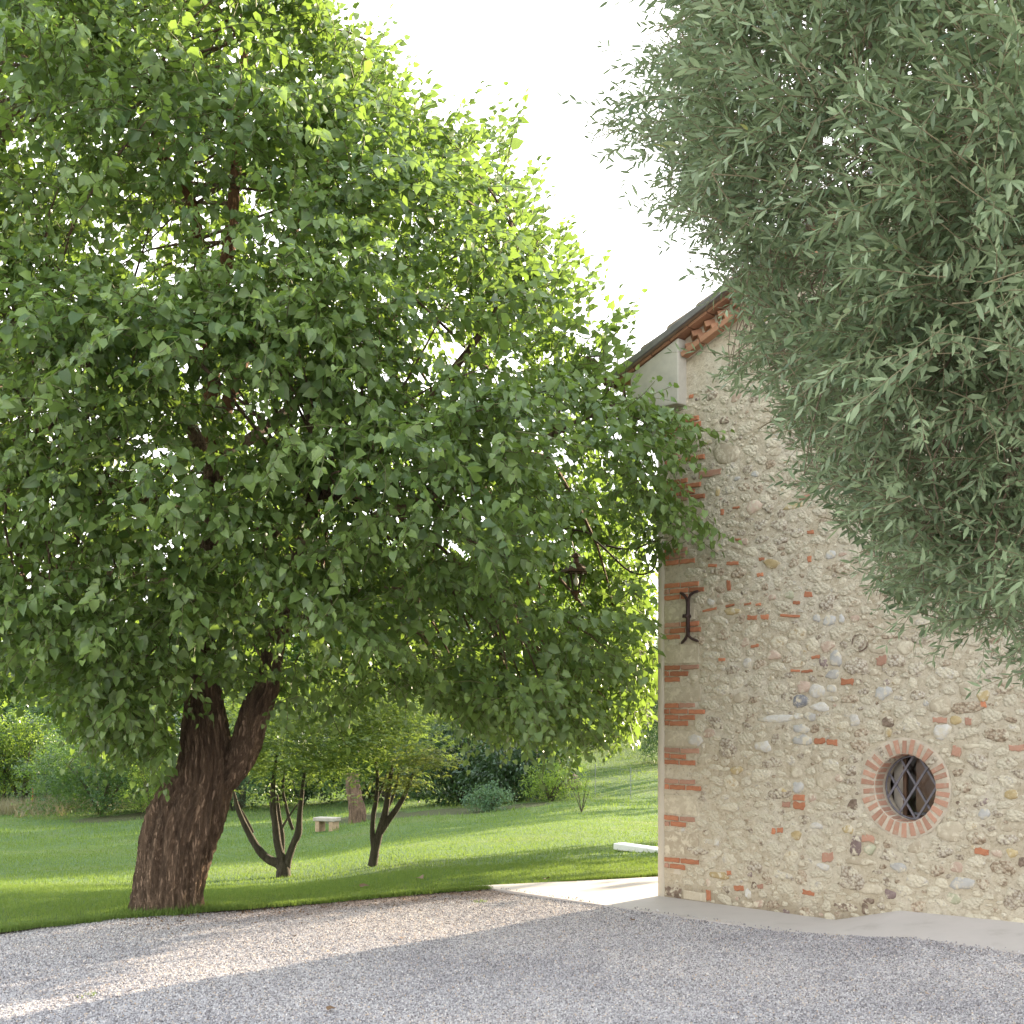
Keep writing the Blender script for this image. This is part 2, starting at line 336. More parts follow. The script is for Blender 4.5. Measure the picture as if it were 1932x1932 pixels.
# ---------------------------------------------------------------- gravel
def st_of(X, Y):
    dx = X-CO.x; dy = Y-CO.y; return dx*DS.x+dy*DS.y, dx*DN_.x+dy*DN_.y
def grz(X, Y):
    s, t = st_of(X, Y)
    up = np.interp(s, [2.3, 3.1, 3.6, 9], [0, .05, .11, .11])
    return -.024+np.interp(s, [-1.9, -.6, 1.5], [0, .008, .02])*np.clip(1-(t-.91)/.25, 0, 1)+up*np.clip(1-(t-.91)/1.6, 0, 1)**2+.012*np.sin(X*2.1+Y)*np.sin(Y*1.7-X*.6)
def mat_gravel(inst=False):
    m, n, l, bs, out = newmat('gravel stone' if inst else 'gravel bed'); co = objco(n)
    st = [(0, (.16, .145, .15)), (.2, (.28, .262, .27)), (.6, (.435, .41, .418)), (.9, (.58, .555, .56)), (.97, (.50, .38, .28)), (1, (.75, .72, .70))]
    r = ramp(n, st)
    if inst:
        a = n.new('ShaderNodeAttribute'); a.attribute_type = 'INSTANCER'; a.attribute_name = 'tint'; l.new(a.outputs['Fac'], r.inputs[0])
    else:
        v = n.new('ShaderNodeTexVoronoi'); v.inputs['Scale'].default_value = 60; l.new(co, v.inputs['Vector'])
        sp = n.new('ShaderNodeSeparateColor'); l.new(v.outputs['Color'], sp.inputs[0]); l.new(sp.outputs[0], r.inputs[0])
        bumpn(n, l, v.outputs['Distance'], -1.0, .02, bs)
    g = n.new('ShaderNodeNewGeometry'); t = noisen(n, l, .55, 6, .68, g.outputs['Position'])
    rr = ramp(n, [(.33, (.80, .80, .82)), (.5, (1, 1, 1)), (.68, (1.12, 1.10, 1.07))]); l.new(t.outputs[0], rr.inputs[0])
    c = mixc(n, l, 1, r.outputs[0], rr.outputs[0], 'MULTIPLY')
    # brown leaf litter along the lawn edge
    sx = n.new('ShaderNodeSeparateXYZ'); l.new(g.outputs['Position'], sx.inputs[0])
    ma = n.new('ShaderNodeMath'); ma.operation = 'MULTIPLY_ADD'; l.new(sx.outputs[0], ma.inputs[0]); ma.inputs[1].default_value = -.655; l.new(sx.outputs[1], ma.inputs[2])
    t4 = noisen(n, l, 2.2, 5, .7, g.outputs['Position']); mm = n.new('ShaderNodeMath'); mm.operation = 'MULTIPLY_ADD'; l.new(t4.outputs[0], mm.inputs[0]); mm.inputs[1].default_value = 2.0; l.new(ma.outputs[0], mm.inputs[2])
    mr = n.new('ShaderNodeMapRange'); l.new(mm.outputs[0], mr.inputs[0]); mr.inputs[1].default_value = 15.0; mr.inputs[2].default_value = 16.2; mr.inputs[3].default_value = 0; mr.inputs[4].default_value = .85
    mx2 = n.new('ShaderNodeMapRange'); l.new(sx.outputs[0], mx2.inputs[0]); mx2.inputs[1].default_value = -3.6; mx2.inputs[2].default_value = -1.6
    mu = n.new('ShaderNodeMath'); mu.operation = 'MULTIPLY'; l.new(mr.outputs[0], mu.inputs[0]); l.new(mx2.outputs[0], mu.inputs[1])
    l.new(mixc(n, l, mu.outputs[0], c, mixc(n, l, 1, c, (.66, .45, .29), 'MULTIPLY')), bs.inputs['Base Color'])
    bs.inputs['Roughness'].default_value = .8; bs.inputs['Specular IOR Level'].default_value = .25
    return m
M['gravel_stone'] = mat_gravel(True); M['gravel_bed'] = mat_gravel(False)
xs = np.concatenate([np.linspace(-60, -7, 20), np.linspace(-6.8, 7, 110), np.linspace(8, 60, 20)]); V = []; 
fr = np.linspace(0, 1, 90)**1.6
XX = []; YY = []
for x in xs:
    # lawn-edge Y for this X
    if x < 1.7:
        yy = np.linspace(4, 16, 400); yl = float(yy[np.argmin(np.abs(yedge(x/yy)-yy))]) if x > -5.5 else max(12+.655*(x+4.67), -20)
    else: yl = 15.7
    XX.append(np.full(90, x)); YY.append(yl-.004-(yl+60)*fr)
XX = np.array(XX); YY = np.array(YY); V = np.stack([XX, YY, grz(XX, YY)], -1).reshape(-1, 3)
ii, jj = np.meshgrid(np.arange(len(xs)-1), np.arange(89), indexing='ij'); a0 = (ii*90+jj).ravel()
tag(link('gravel_ground', np_mesh('gravel_ground', V, np.stack([a0, a0+1, a0+91, a0+90], -1), smooth=True), M['gravel_bed']), kind='structure')
# individual stones as instances
def slabmask(X, Y):
    s, t = st_of(X, Y); left = -1.96+(.92-t)*.414
    return (t < .915) & (s > left+.0)
N = 270000
gy = np.sqrt(RNG.uniform(8.2**2, 15.3**2, N)); gu = RNG.uniform(-.43, .43, N); gx = gu*gy
gs_, gt_ = st_of(gx, gy); ons = slabmask(gx, gy); spill = ons & (gt_ > .5) & (gs_ < 5) & (RNG.random(N) < .22*np.exp(-(.915-gt_)/.035))
keep = (gy < yedge(gu)-.005) & (~ons | spill); gx, gy = gx[keep], gy[keep]; n_ = len(gx); gs_, gt_, spill = gs_[keep], gt_[keep], spill[keep]
me = bpy.data.meshes.new('gravel_points'); me.vertices.add(n_)
me.vertices.foreach_set('co', np.stack([gx, gy, np.where(spill, np.interp(gs_, [2.236, 2.5, 3.14, 3.6, 9], [0, .005, .045, .10, .10])+.012, grz(gx, gy)+RNG.uniform(-.004, .006, n_))], -1).astype(np.float32).ravel())
for nm, arr in (('rot', RNG.uniform(0, 6.28, (n_, 3))), ('scl', np.stack([RNG.uniform(.005, .012, n_)*np.where(RNG.random(n_) < .03, 1.7, 1), RNG.uniform(.0045, .009, n_), RNG.uniform(.0035, .007, n_)], -1))):
    at = me.attributes.new(nm, 'FLOAT_VECTOR', 'POINT'); at.data.foreach_set('vector', arr.astype(np.float32).ravel())
at = me.attributes.new('tint', 'FLOAT', 'POINT'); at.data.foreach_set('value', RNG.uniform(0, 1, n_).astype(np.float32))
go = bpy.data.objects.new('gravel', me); COL.objects.link(go); tag(go, 'loose pale grey gravel chippings covering the yard', 'gravel', kind='stuff')
ng = bpy.data.node_groups.new('gravel instances', 'GeometryNodeTree')
ng.interface.new_socket('Geometry', in_out='INPUT', socket_type='NodeSocketGeometry'); ng.interface.new_socket('Geometry', in_out='OUTPUT', socket_type='NodeSocketGeometry')
gn = ng.nodes; gl = ng.links; gi = gn.new('NodeGroupInput'); gout = gn.new('NodeGroupOutput')
m2p = gn.new('GeometryNodeMeshToPoints'); iop = gn.new('GeometryNodeInstanceOnPoints'); ico = gn.new('GeometryNodeMeshIcoSphere'); ico.inputs['Subdivisions'].default_value = 1; ico.inputs['Radius'].default_value = 1
sm = gn.new('GeometryNodeSetMaterial'); sm.inputs['Material'].default_value = M['gravel_stone']
gl.new(gi.outputs[0], m2p.inputs[0]); gl.new(m2p.outputs[0], iop.inputs['Points']); gl.new(ico.outputs[0], sm.inputs[0]); gl.new(sm.outputs[0], iop.inputs['Instance'])
for nm, so in (('rot', 'Rotation'), ('scl', 'Scale')):
    na = gn.new('GeometryNodeInputNamedAttribute'); na.data_type = 'FLOAT_VECTOR'; na.inputs['Name'].default_value = nm; gl.new(na.outputs[0], iop.inputs[so])
gl.new(iop.outputs[0], gout.inputs[0])
md = go.modifiers.new('stones', 'NODES'); md.node_group = ng

# ---------------------------------------------------------------- pavement slabs
M['slab'] = simple('pale stone paving', (.50, .465, .44), .75, .07, 1.7, .35, .003, 60, stops=[(.25, (.38, .34, .31)), (.42, (.50, .455, .43)), (.6, (.53, .48, .455)), (.78, (.46, .41, .375))])
mb = MB()
def slabz(s, t):
    zi = np.interp(s, [2.236, 2.9, 4.1, 9], [.0, .165, .19, .19]); zo = np.interp(s, [2.236, 2.5, 3.14, 3.6, 9], [0, .005, .045, .10, .10]); f = min(max((.91-t)/.91, 0), 1)
    return float(zo*(1-f)+zi*f)
def slab(name, ssteps, tf, zf, lab):
    mb = MB(); n = len(ssteps); V = []; Fc = []
    for (s, t0, t1) in ssteps:
        for k in range(9):
            t = t0+(t1-t0)*k/8; V.append(W(s, t, zf(s, t)))
        V.append(W(s, t0, -.15))
    for i in range(n-1):
        for k in range(8): Fc.append((i*10+k, i*10+k+1, (i+1)*10+k+1, (i+1)*10+k))
        Fc.append((i*10, (i+1)*10, (i+1)*10+9, i*10+9))
    mb.add(V, Fc); o = mb.build(name, M['slab']); tag(o, kind='structure'); return o
ss = [(-1.96, .915, .914)]+[(x, .915, .915-(x+1.96)*2.41) for x in (-1.7, -1.4, -1.07)]+[(x, .915, -4.0+.0) for x in (-1.065, -.5, 0, .3)]+[(x, .915, -.1) for x in (.31, .6, 1.2, 1.8, 2.228)]
slab('paving', ss, None, lambda s, t: 0.0, '')
slab('paving_ramp', [(x, .915, -.1) for x in list(np.linspace(2.234, 4, 30))+[5, 6, 9]], None, lambda s, t: slabz(s, t)+.006, '')

# ---------------------------------------------------------------- house
house = empty('stone_house', W(0, 0, 0), 'rubble stone farmhouse with brick quoins and small round barred window', 'house')
HB = 12.0; SR = 5.6; ZE = 5.72; SL = .39                       # depth, ridge position, eave height at s=-.52, roof slope
def roofz(s): return ZE+(min(s, 2*SR-s)+.52)*SL
def mat_mortar():
    m, n, l, bs, out = newmat('lime mortar'); co = objco(n)
    t = noisen(n, l, 1.6, 8, .65, co); t2 = noisen(n, l, 26, 8, .75, co); t3 = noisen(n, l, 9, 6, .7, co, .5)
    r = ramp(n, [(.3, (.51, .445, .335)), (.5, (.58, .52, .41)), (.7, (.64, .595, .50))]); l.new(t.outputs[0], r.inputs[0])
    r2 = ramp(n, [(.33, (.38, .32, .26)), (.45, (.92, .90, .88)), (.7, (1.12, 1.12, 1.12))]); l.new(t2.outputs[0], r2.inputs[0])
    r3 = ramp(n, [(.3, (.86, .82, .76)), (.6, (1.06, 1.06, 1.06))]); l.new(t3.outputs[0], r3.inputs[0])
    c = mixc(n, l, 1, mixc(n, l, .8, r.outputs[0], r2.outputs[0], 'MULTIPLY'), r3.outputs[0], 'MULTIPLY')
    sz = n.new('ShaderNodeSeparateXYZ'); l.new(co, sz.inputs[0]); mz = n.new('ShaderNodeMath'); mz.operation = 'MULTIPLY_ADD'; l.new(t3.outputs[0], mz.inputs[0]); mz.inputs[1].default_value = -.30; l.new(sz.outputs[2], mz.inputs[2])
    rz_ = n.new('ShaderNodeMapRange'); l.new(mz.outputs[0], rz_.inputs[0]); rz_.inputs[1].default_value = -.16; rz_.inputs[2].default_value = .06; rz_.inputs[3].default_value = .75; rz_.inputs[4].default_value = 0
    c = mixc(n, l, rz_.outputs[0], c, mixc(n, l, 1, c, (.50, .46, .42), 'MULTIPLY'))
    l.new(c, bs.inputs['Base Color']); bs.inputs['Roughness'].default_value = .95; bs.inputs['Specular IOR Level'].default_value = .1
    ad = n.new('ShaderNodeMath'); ad.operation = 'ADD'; l.new(t2.outputs[0], ad.inputs[0]); l.new(t3.outputs[0], ad.inputs[1])
    bumpn(n, l, ad.outputs[0], 1.0, .024, bs); return m
M['mortar'] = mat_mortar()
M['plaster'] = simple('smooth lime plaster', (.50, .445, .36), .95, .08, 2.5, .5, .003, 90, .1)
M['block_plaster'] = simple('grey corbel plaster', (.46, .435, .38), .95, .12, 5, .5, .004, 60, .1)
M['brick'] = simple('old red brick', (.40, .135, .07), .9, .3, 22, .8, .006, 70, .15, objrand=.25, stops=[(.25, (.50, .38, .29)), (.42, (.41, .165, .09)), (.65, (.47, .205, .115)), (.8, (.30, .12, .075))])
M['brick_pale'] = simple('worn pink brick', (.42, .27, .20), .9, .2, 18, .7, .005, 70, .15, objrand=.2, stops=[(.25, (.44, .36, .28)), (.5, (.42, .23, .16)), (.8, (.46, .29, .22))])
M['brick_eave'] = simple('eave brick', (.37, .20, .125), .9, .15, 10, .4, .003, 60, .15, objrand=.2)
M['tile'] = simple('clay roof tile', (.25, .19, .14), .9, .3, 7, .5, .006, 40, .15, objrand=.25)
M['flashing'] = simple('grey metal verge flashing', (.17, .16, .165), .5, .2, 8, .2, .002, spec=.5, metal=.3)
def stonem(name, stops, pit=0.0, sc=26, b=.8, wash=.35):
    m, n, l, bs, out = newmat(name); co = objco(n)
    t = noisen(n, l, sc, 8, .75, co); r = ramp(n, stops); l.new(t.outputs[0], r.inputs[0])
    oi = n.new('ShaderNodeObjectInfo'); rr = ramp(n, [(0, (.86, .84, .82)), (1, (1.08, 1.08, 1.08))]); l.new(oi.outputs['Random'], rr.inputs[0])
    c = mixc(n, l, 1, r.outputs[0], rr.outputs[0], 'MULTIPLY'); h = t.outputs[0]
    if pit:
        v = n.new('ShaderNodeTexVoronoi'); v.inputs['Scale'].default_value = 38; l.new(co, v.inputs['Vector'])
        rv = ramp(n, [(.0, (1.15, 1.15, 1.16)), (.5, (.9, .86, .8)), (.8, (.42, .36, .3))]); l.new(v.outputs['Distance'], rv.inputs[0])
        c = mixc(n, l, pit, c, rv.outputs[0], 'MULTIPLY'); s = n.new('ShaderNodeMath'); s.operation = 'SUBTRACT'; l.new(t.outputs[0], s.inputs[0]); l.new(v.outputs['Distance'], s.inputs[1]); h = s.outputs[0]
    ge = n.new('ShaderNodeNewGeometry'); tw = noisen(n, l, 13, 6, .7, ge.outputs['Position'], .4); rw = ramp(n, [(.62-wash*.6, (1, 1, 1)), (.72-wash*.6, (0, 0, 0))]); l.new(tw.outputs[0], rw.inputs[0])
    c = mixc(n, l, rw.outputs[0], c, (.58, .52, .40))
    l.new(c, bs.inputs['Base Color']); bs.inputs['Roughness'].default_value = .9; bs.inputs['Specular IOR Level'].default_value = .2
    bumpn(n, l, h, b, .019, bs); return m
SM = {'white': stonem('white limestone', [(.3, (.50, .47, .42)), (.7, (.68, .66, .62))]),
      'cong': stonem('pale conglomerate', [(.3, (.34, .28, .21)), (.5, (.50, .45, .38)), (.7, (.62, .59, .54))], .9),
      'cong2': stonem('sandy conglomerate', [(.3, (.32, .25, .18)), (.5, (.47, .39, .30)), (.7, (.58, .52, .44))], .8),
      'tan': stonem('tan sandstone', [(.3, (.40, .34, .25)), (.7, (.50, .44, .34))], 0, 14, .5),
      'ochre': stonem('ochre stone', [(.3, (.36, .27, .13)), (.7, (.50, .40, .23))], 0, 14, .6),
      'grey': stonem('grey stone', [(.3, (.36, .35, .33)), (.7, (.50, .49, .47))], 0, 14, .5),
      'dgrey': stonem('dark slate stone', [(.3, (.12, .125, .14)), (.7, (.28, .28, .30))], 0, 14, .5),
      'brown': stonem('brown stone', [(.3, (.13, .095, .07)), (.7, (.30, .23, .18))], .3, 20, .6),
      'purple': stonem('purple porphyry stone', [(.3, (.17, .12, .11)), (.7, (.27, .21, .20))], 0, 30, .4),
      'green': stonem('greenish stone', [(.3, (.32, .32, .22)), (.7, (.42, .42, .30))], 0, 14, .5),
      'pink': stonem('pinkish stone', [(.3, (.42, .31, .24)), (.7, (.55, .43, .35))], 0, 14, .5),
      'brick': M['brick'], 'bpale': M['brick_pale'],
      'f_cong': stonem('mortar washed conglomerate', [(.3, (.42, .34, .25)), (.5, (.56, .49, .40)), (.7, (.66, .62, .55))], .9, 30, 1.0, .08),
      'f_sand': stonem('mortar washed sandstone', [(.3, (.46, .38, .28)), (.5, (.55, .46, .35)), (.7, (.62, .55, .44))], .6, 20, 1.0, .12),
      'f_white': stonem('mortar washed limestone', [(.3, (.52, .48, .42)), (.7, (.68, .65, .60))], .4, 20, .8, .15),
      'f_grey': stonem('mortar washed grey stone', [(.3, (.44, .41, .37)), (.7, (.56, .53, .48))], .4, 20, .7, .15),
      'f_ochre': stonem('mortar washed ochre stone', [(.3, (.46, .36, .22)), (.7, (.56, .46, .31))], .2, 16, .6, .15)}
WS, WZ = 2.946, 1.289; RO, RI = .45, .312
# front wall as a relief grid with a round hole
g = .023; gs = np.concatenate([np.arange(0, 4.6, g), np.linspace(4.62, 2*SR, 12)]); gzv = np.concatenate([np.arange(-.2, 7.2, g), np.linspace(7.3, roofz(SR), 8)])
vid = {}; V = []; Fq = []
stone_pts = []
def relief(s, z):
    if s > 4.6 or z > 6.4: return 0
    e = min(1, max(0, (s-.09)/.3)) * (1 if z < 5.3 else max(0, 1-(z-5.3)/.3))
    return (.009*noise.noise(Vector((s*7, z*9, 1)))+.007*noise.noise(Vector((s*19, z*24, 5))))*e + .002*noise.noise(Vector((s*25, z*25, 9)))
for i in range(len(gs)-1):
    for j in range(len(gzv)-1):
        s, z = (gs[i]+gs[i+1])/2, (gzv[j]+gzv[j+1])/2
        if z > roofz(s)-.12 or (s-WS)**2+(z-WZ)**2 < (.385)**2: continue
        q = []
        for (a, b) in ((i, j), (i+1, j), (i+1, j+1), (i, j+1)):
            if (a, b) not in vid:
                vid[(a, b)] = len(V); V.append(W(gs[a], relief(gs[a], gzv[b]), gzv[b]))
            q.append(vid[(a, b)])
        Fq.append(q)
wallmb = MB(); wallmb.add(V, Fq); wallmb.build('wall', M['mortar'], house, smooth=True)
# other walls of the house (left, right, back), plastered
mb = MB()
for (s0, s1, t0, t1) in ((0, .3, -.003, -HB), (2*SR-.3, 2*SR, -.003, -HB)):
    zt = roofz(.3)-.2
    mb.add([W(s0, t0, -.2), W(s1, t0, -.2), W(s1, t1, -.2), W(s0, t1, -.2), W(s0, t0, zt), W(s1, t0, zt), W(s1, t1, zt), W(s0, t1, zt)],
           [(0, 1, 2, 3), (7, 6, 5, 4), (0, 4, 5, 1), (1, 5, 6, 2), (2, 6, 7, 3), (3, 7, 4, 0)])
mb.add([W(.3, -HB, -.2), W(2*SR-.3, -HB, -.2), W(2*SR-.3, -HB, roofz(.3)-.2), W(SR, -HB, roofz(SR)-.3), W(.3, -HB, roofz(.3)-.2)], [(0, 1, 2, 3, 4)])
mb.build('wall', M['plaster'], house)
# pale corner strip
mb = MB(); V = []; Fc = []; zz_ = np.arange(-.1, 5.24, .045)
for i_, z_ in enumerate(zz_):
    j1 = .009*noise.noise(Vector((0, 0, z_*5)))+.005*noise.noise(Vector((3, 0, z_*17))); j2 = .012*noise.noise(Vector((7, 2, z_*6)))
    V += [W(-.004+j1, -.35, z_), W(-.004+j1, .006+j1*.4, z_), W(.006+j1, .014+j1*.4, z_), W(.075+j2, .012, z_), W(.088+j2, -.01, z_)]
    if i_: Fc += [((i_-1)*5+k, (i_-1)*5+k+1, i_*5+k+1, i_*5+k) for k in range(4)]
mb.add(V, Fc); mb.build('corner_strip', M['plaster'], house, smooth=True)
# dirty foot of the corner
# quoin courses
def blk(s0, z0, wd, h, mat, name, parent=house, proud=.008, ang=0, rough=.12, seed=0, dep=.05):
    """irregular flat-faced piece set into the wall plane"""
    rnd = random.Random(seed*7919+int(s0*1000)+int(z0*777)); m3 = MW @ Matrix.Rotation(-ang, 3, 'Y')
    n = 5; ring = []
    a, b = wd/2, h/2
    pts = []
    for k in range(n): pts.append((-a+2*a*k/n, -b))
    for k in range(2): pts.append((a, -b+2*b*k/2))
    for k in range(n): pts.append((a-2*a*k/n, b))
    for k in range(2): pts.append((-a, b-2*b*k/2))
    j = min(wd, h)*rough; pts = [(x+rnd.uniform(-j, j)*.5, y+rnd.uniform(-j, j)*.5) for x, y in pts]; K = len(pts)
    V = [(x, dep, y) for x, y in pts]+[(x, -proud*.55, y) for x, y in pts]+[(x*(1-min(.006/a, .3)), -proud, y*(1-min(.006/b, .3))) for x, y in pts]+[(0, -proud-.001, 0)]
    Fc = [(i, (i+1) % K, K+(i+1) % K, K+i) for i in range(K)]+[(K+i, K+(i+1) % K, 2*K+(i+1) % K, 2*K+i) for i in range(K)]+[(2*K+i, 2*K+(i+1) % K, 3*K) for i in range(K)]
    me = MB().add([m3 @ Vector(v) for v in V], Fc).mesh(name)
    return link(name, me, mat, parent, W(s0+wd/2, 0, z0+h/2) if False else W(s0, 0, z0))
occ = []   # occupied ellipses on wall (s,z,a,b)
bands = [(796, 3), (858, 2), (908, 4), (1036, 3), (1101, 3), (1175, 3), (1255, 3), (1326, 4), (1410, 3), (1468, 2), (1537, 2), (1616, 2)]
pats = [[.24, .26], [.07, .26, .24], [.26, .30], [.07, .30, .26], [.26, .12], [.08, .26]]
nb = 0
for bi, (py, nc) in enumerate(bands):
    z0 = wpx(1256, py)[1]
    for c in range(nc):
        x = .083; zz = z0-.028-c*.0635
        pt = pats[(bi*3+c*(1 if c % 2 else 4)+bi) % 6] if True else None
        pt = random.Random(bi*10+c).choice([pats[0], pats[2], pats[4]] if c % 2 == 0 else [pats[1], pats[3], pats[5]])
        for wd in pt:
            wd *= .84 if wd > .1 else 1
            if wd > .1 and x > .3 and random.Random(nb*7+1).random() < .15: continue
            if bi == 0: x += .0
            pale = random.Random(nb*3).random() < .2
            blk(x+wd/2, zz+random.Random(nb).uniform(-.003, .003), wd-.012, .048, M['brick_pale'] if pale else M['brick'], 'brick', proud=.012+.006*random.Random(nb+5).random(), rough=.16, seed=nb, ang=random.Random(nb+1).uniform(-.02, .02)); nb += 1
            x += wd+.006
        occ.append(((x)/2, zz, x/2+.02, .055))
    # sandstone quoin block between the bands
    zn = wpx(1256, bands[bi+1][0])[1] if bi+1 < len(bands) else .17
    zt = z0-nc*.0635-.03; hh = zt-zn-.03
    if hh > .12:
        wd = random.Random(bi).uniform(.38, .52); blk(.085+wd/2, (zt+zn)/2, wd, hh, SM['tan'], 'stone', proud=.006, rough=.06, seed=bi); occ.append((.085+wd/2, (zt+zn)/2, wd/2+.05, hh/2+.03))
blk(.3, 5.1, .40, .14, SM['tan'], 'stone', proud=.006, rough=.06, seed=99); occ.append((.3, 5.1, .25, .1))
blk(.20, .06, .22, .10, SM['brown'], 'stone', proud=.008, rough=.2, seed=199); blk(.5, .05, .3, .09, SM['tan'], 'stone', proud=.01, rough=.1, seed=299); occ.append((.35, .06, .35, .09))

def pebble(s, z, a, b, mat, parent=house, name='stone', proud=.014, ang=0, seed=0, mbx=None, squ=0.0):
    rnd = random.Random(seed); K = 12 if mbx is None or a > .06 else 9; m3 = MW @ Matrix.Rotation(-ang, 3, 'Y'); rr = []
    ph = rnd.uniform(0, 9)
    for k in range(K):
        th = 2*math.pi*k/K; q = 1+.13*math.sin(2*th+ph)+.10*math.sin(3*th+ph*2)+rnd.uniform(-.15, .15)
        ex = 1.0/max(abs(math.cos(th)), abs(math.sin(th)))
        q *= (1-squ)+squ*min(ex, 1.3); rr.append((q*a*math.cos(th), q*b*math.sin(th)))
    V = []
    for f, y in ((1.0, .03), (1.0, -.1*proud), (.86, -.75*proud), (.5, -proud)):
        for (x, zz) in rr: V.append((x*f, y-(rnd.uniform(-.12, .12)*proud if f < 1 else 0), zz*f))
    V.append((0, -proud*rnd.uniform(.85, 1.15), 0)); Fc = []
    for r_ in range(3): Fc += [(r_*K+i, r_*K+(i+1) % K, (r_+1)*K+(i+1) % K, (r_+1)*K+i) for i in range(K)]
    Fc += [(3*K+i, 3*K+(i+1) % K, 4*K) for i in range(K)]
    if mbx is not None:
        mbx[0].add([m3 @ Vector(v)+W(s, 0, z) for v in V], Fc, mbx[1]); return
    return link(name, MB().add([m3 @ Vector(v) for v in V], Fc).mesh(name, True), mat, parent, W(s, 0, z))
L3 = [('dgrey', 808, 92, 75, 75), ('white', 888, 42, 70, 80), ('pink', 825, 20, 60, 60), ('white', 905, 122, 85, 50), ('grey', 968, 30, 50, 50), ('white', 690, 182, 190, 36), ('white', 795, 168, 45, 35), ('grey', 855, 172, 60, 50),
 ('grey', 812, 232, 75, 55), ('white', 1080, 190, 58, 62), ('brown', 1245, 198, 70, 50), ('ochre', 1250, 252, 36, 48), ('grey', 1440, 103, 34, 30), ('tan', 1512, 115, 105, 105), ('cong2', 1645, 125, 150, 65), ('brick', 1728, 110, 30, 30),
 ('bpale', 1508, 188, 70, 25), ('ochre', 1588, 190, 72, 40), ('bpale', 1652, 195, 30, 35), ('white', 1518, 248, 95, 80), ('brick', 905, 293, 55, 28), ('brick', 967, 299, 55, 30), ('white', 620, 320, 80, 60), ('white', 275, 290, 70, 70),
 ('ochre', 485, 440, 65, 40), ('ochre', 720, 555, 50, 50), ('grey', 795, 525, 55, 60), ('brick', 800, 580, 58, 28), ('brick', 800, 618, 58, 35), ('bpale', 735, 613, 40, 26), ('brown', 1072, 612, 56, 50), ('purple', 1728, 600, 48, 38),
 ('grey', 1732, 660, 60, 55), ('bpale', 1895, 328, 75, 30), ('ochre', 1868, 565, 80, 45), ('purple', 1087, 823, 60, 95), ('bpale', 1150, 785, 62, 35), ('green', 1155, 840, 60, 50), ('ochre', 785, 768, 58, 48), ('ochre', 1048, 738, 55, 50),
 ('brick', 705, 742, 26, 24), ('brick', 672, 748, 18, 30), ('tan', 1560, 750, 145, 100), ('brick', 1720, 848, 70, 32), ('ochre', 1868, 855, 68, 45), ('pink', 1797, 858, 60, 45), ('bpale', 948, 880, 55, 45), ('white', 920, 925, 70, 35),
 ('white', 385, 805, 30, 32), ('white', 215, 740, 20, 22), ('cong', 1062, 990, 150, 110), ('ochre', 400, 970, 90, 40), ('brick', 448, 957, 22, 20), ('purple', 553, 966, 26, 24), ('brick', 498, 1033, 45, 25), ('brown', 573, 1020, 28, 38),
 ('bpale', 605, 1025, 30, 22), ('brick', 848, 1058, 58, 24), ('brick', 345, 1070, 20, 50), ('white', 543, 1062, 28, 55), ('brown', 1040, 1130, 115, 45), ('brown', 1132, 1138, 38, 60), ('brown', 1150, 1098, 55, 35), ('purple', 1258, 1065, 65, 42),
 ('green', 1580, 1088, 80, 50), ('purple', 735, 1155, 36, 24), ('cong', 1890, 1090, 110, 120), ('bpale', 1590, 345, 45, 50), ('grey', 1222, 50, 80, 70), ('ochre', 1730, 65, 70, 55), ('grey', 820, 290, 90, 60), ('cong', 1700, 400, 110, 80), ('tan', 1665, 320, 70, 28),
 ('grey', 1300, 930, 80, 55), ('tan', 1110, 900, 140, 40), ('cong', 440, 330, 100, 90), ('cong', 285, 845, 110, 45), ('cong', 1850, 790, 110, 60), ('grey', 1620, 1010, 120, 70), ('white', 885, 720, 60, 40), ('brown', 1605, 605, 28, 24), ('tan', 790, 455, 60, 50),
 ('cong', 1620, 655, 60, 60), ('cong', 1250, 870, 90, 60), ('cong', 1530, 850, 90, 60), ('cong2', 1830, 930, 110, 80), ('brown', 1925, 900, 40, 60), ('tan', 1160, 1040, 110, 60), ('pink', 345, 1010, 22, 40), ('cong', 700, 560, 110, 60)]
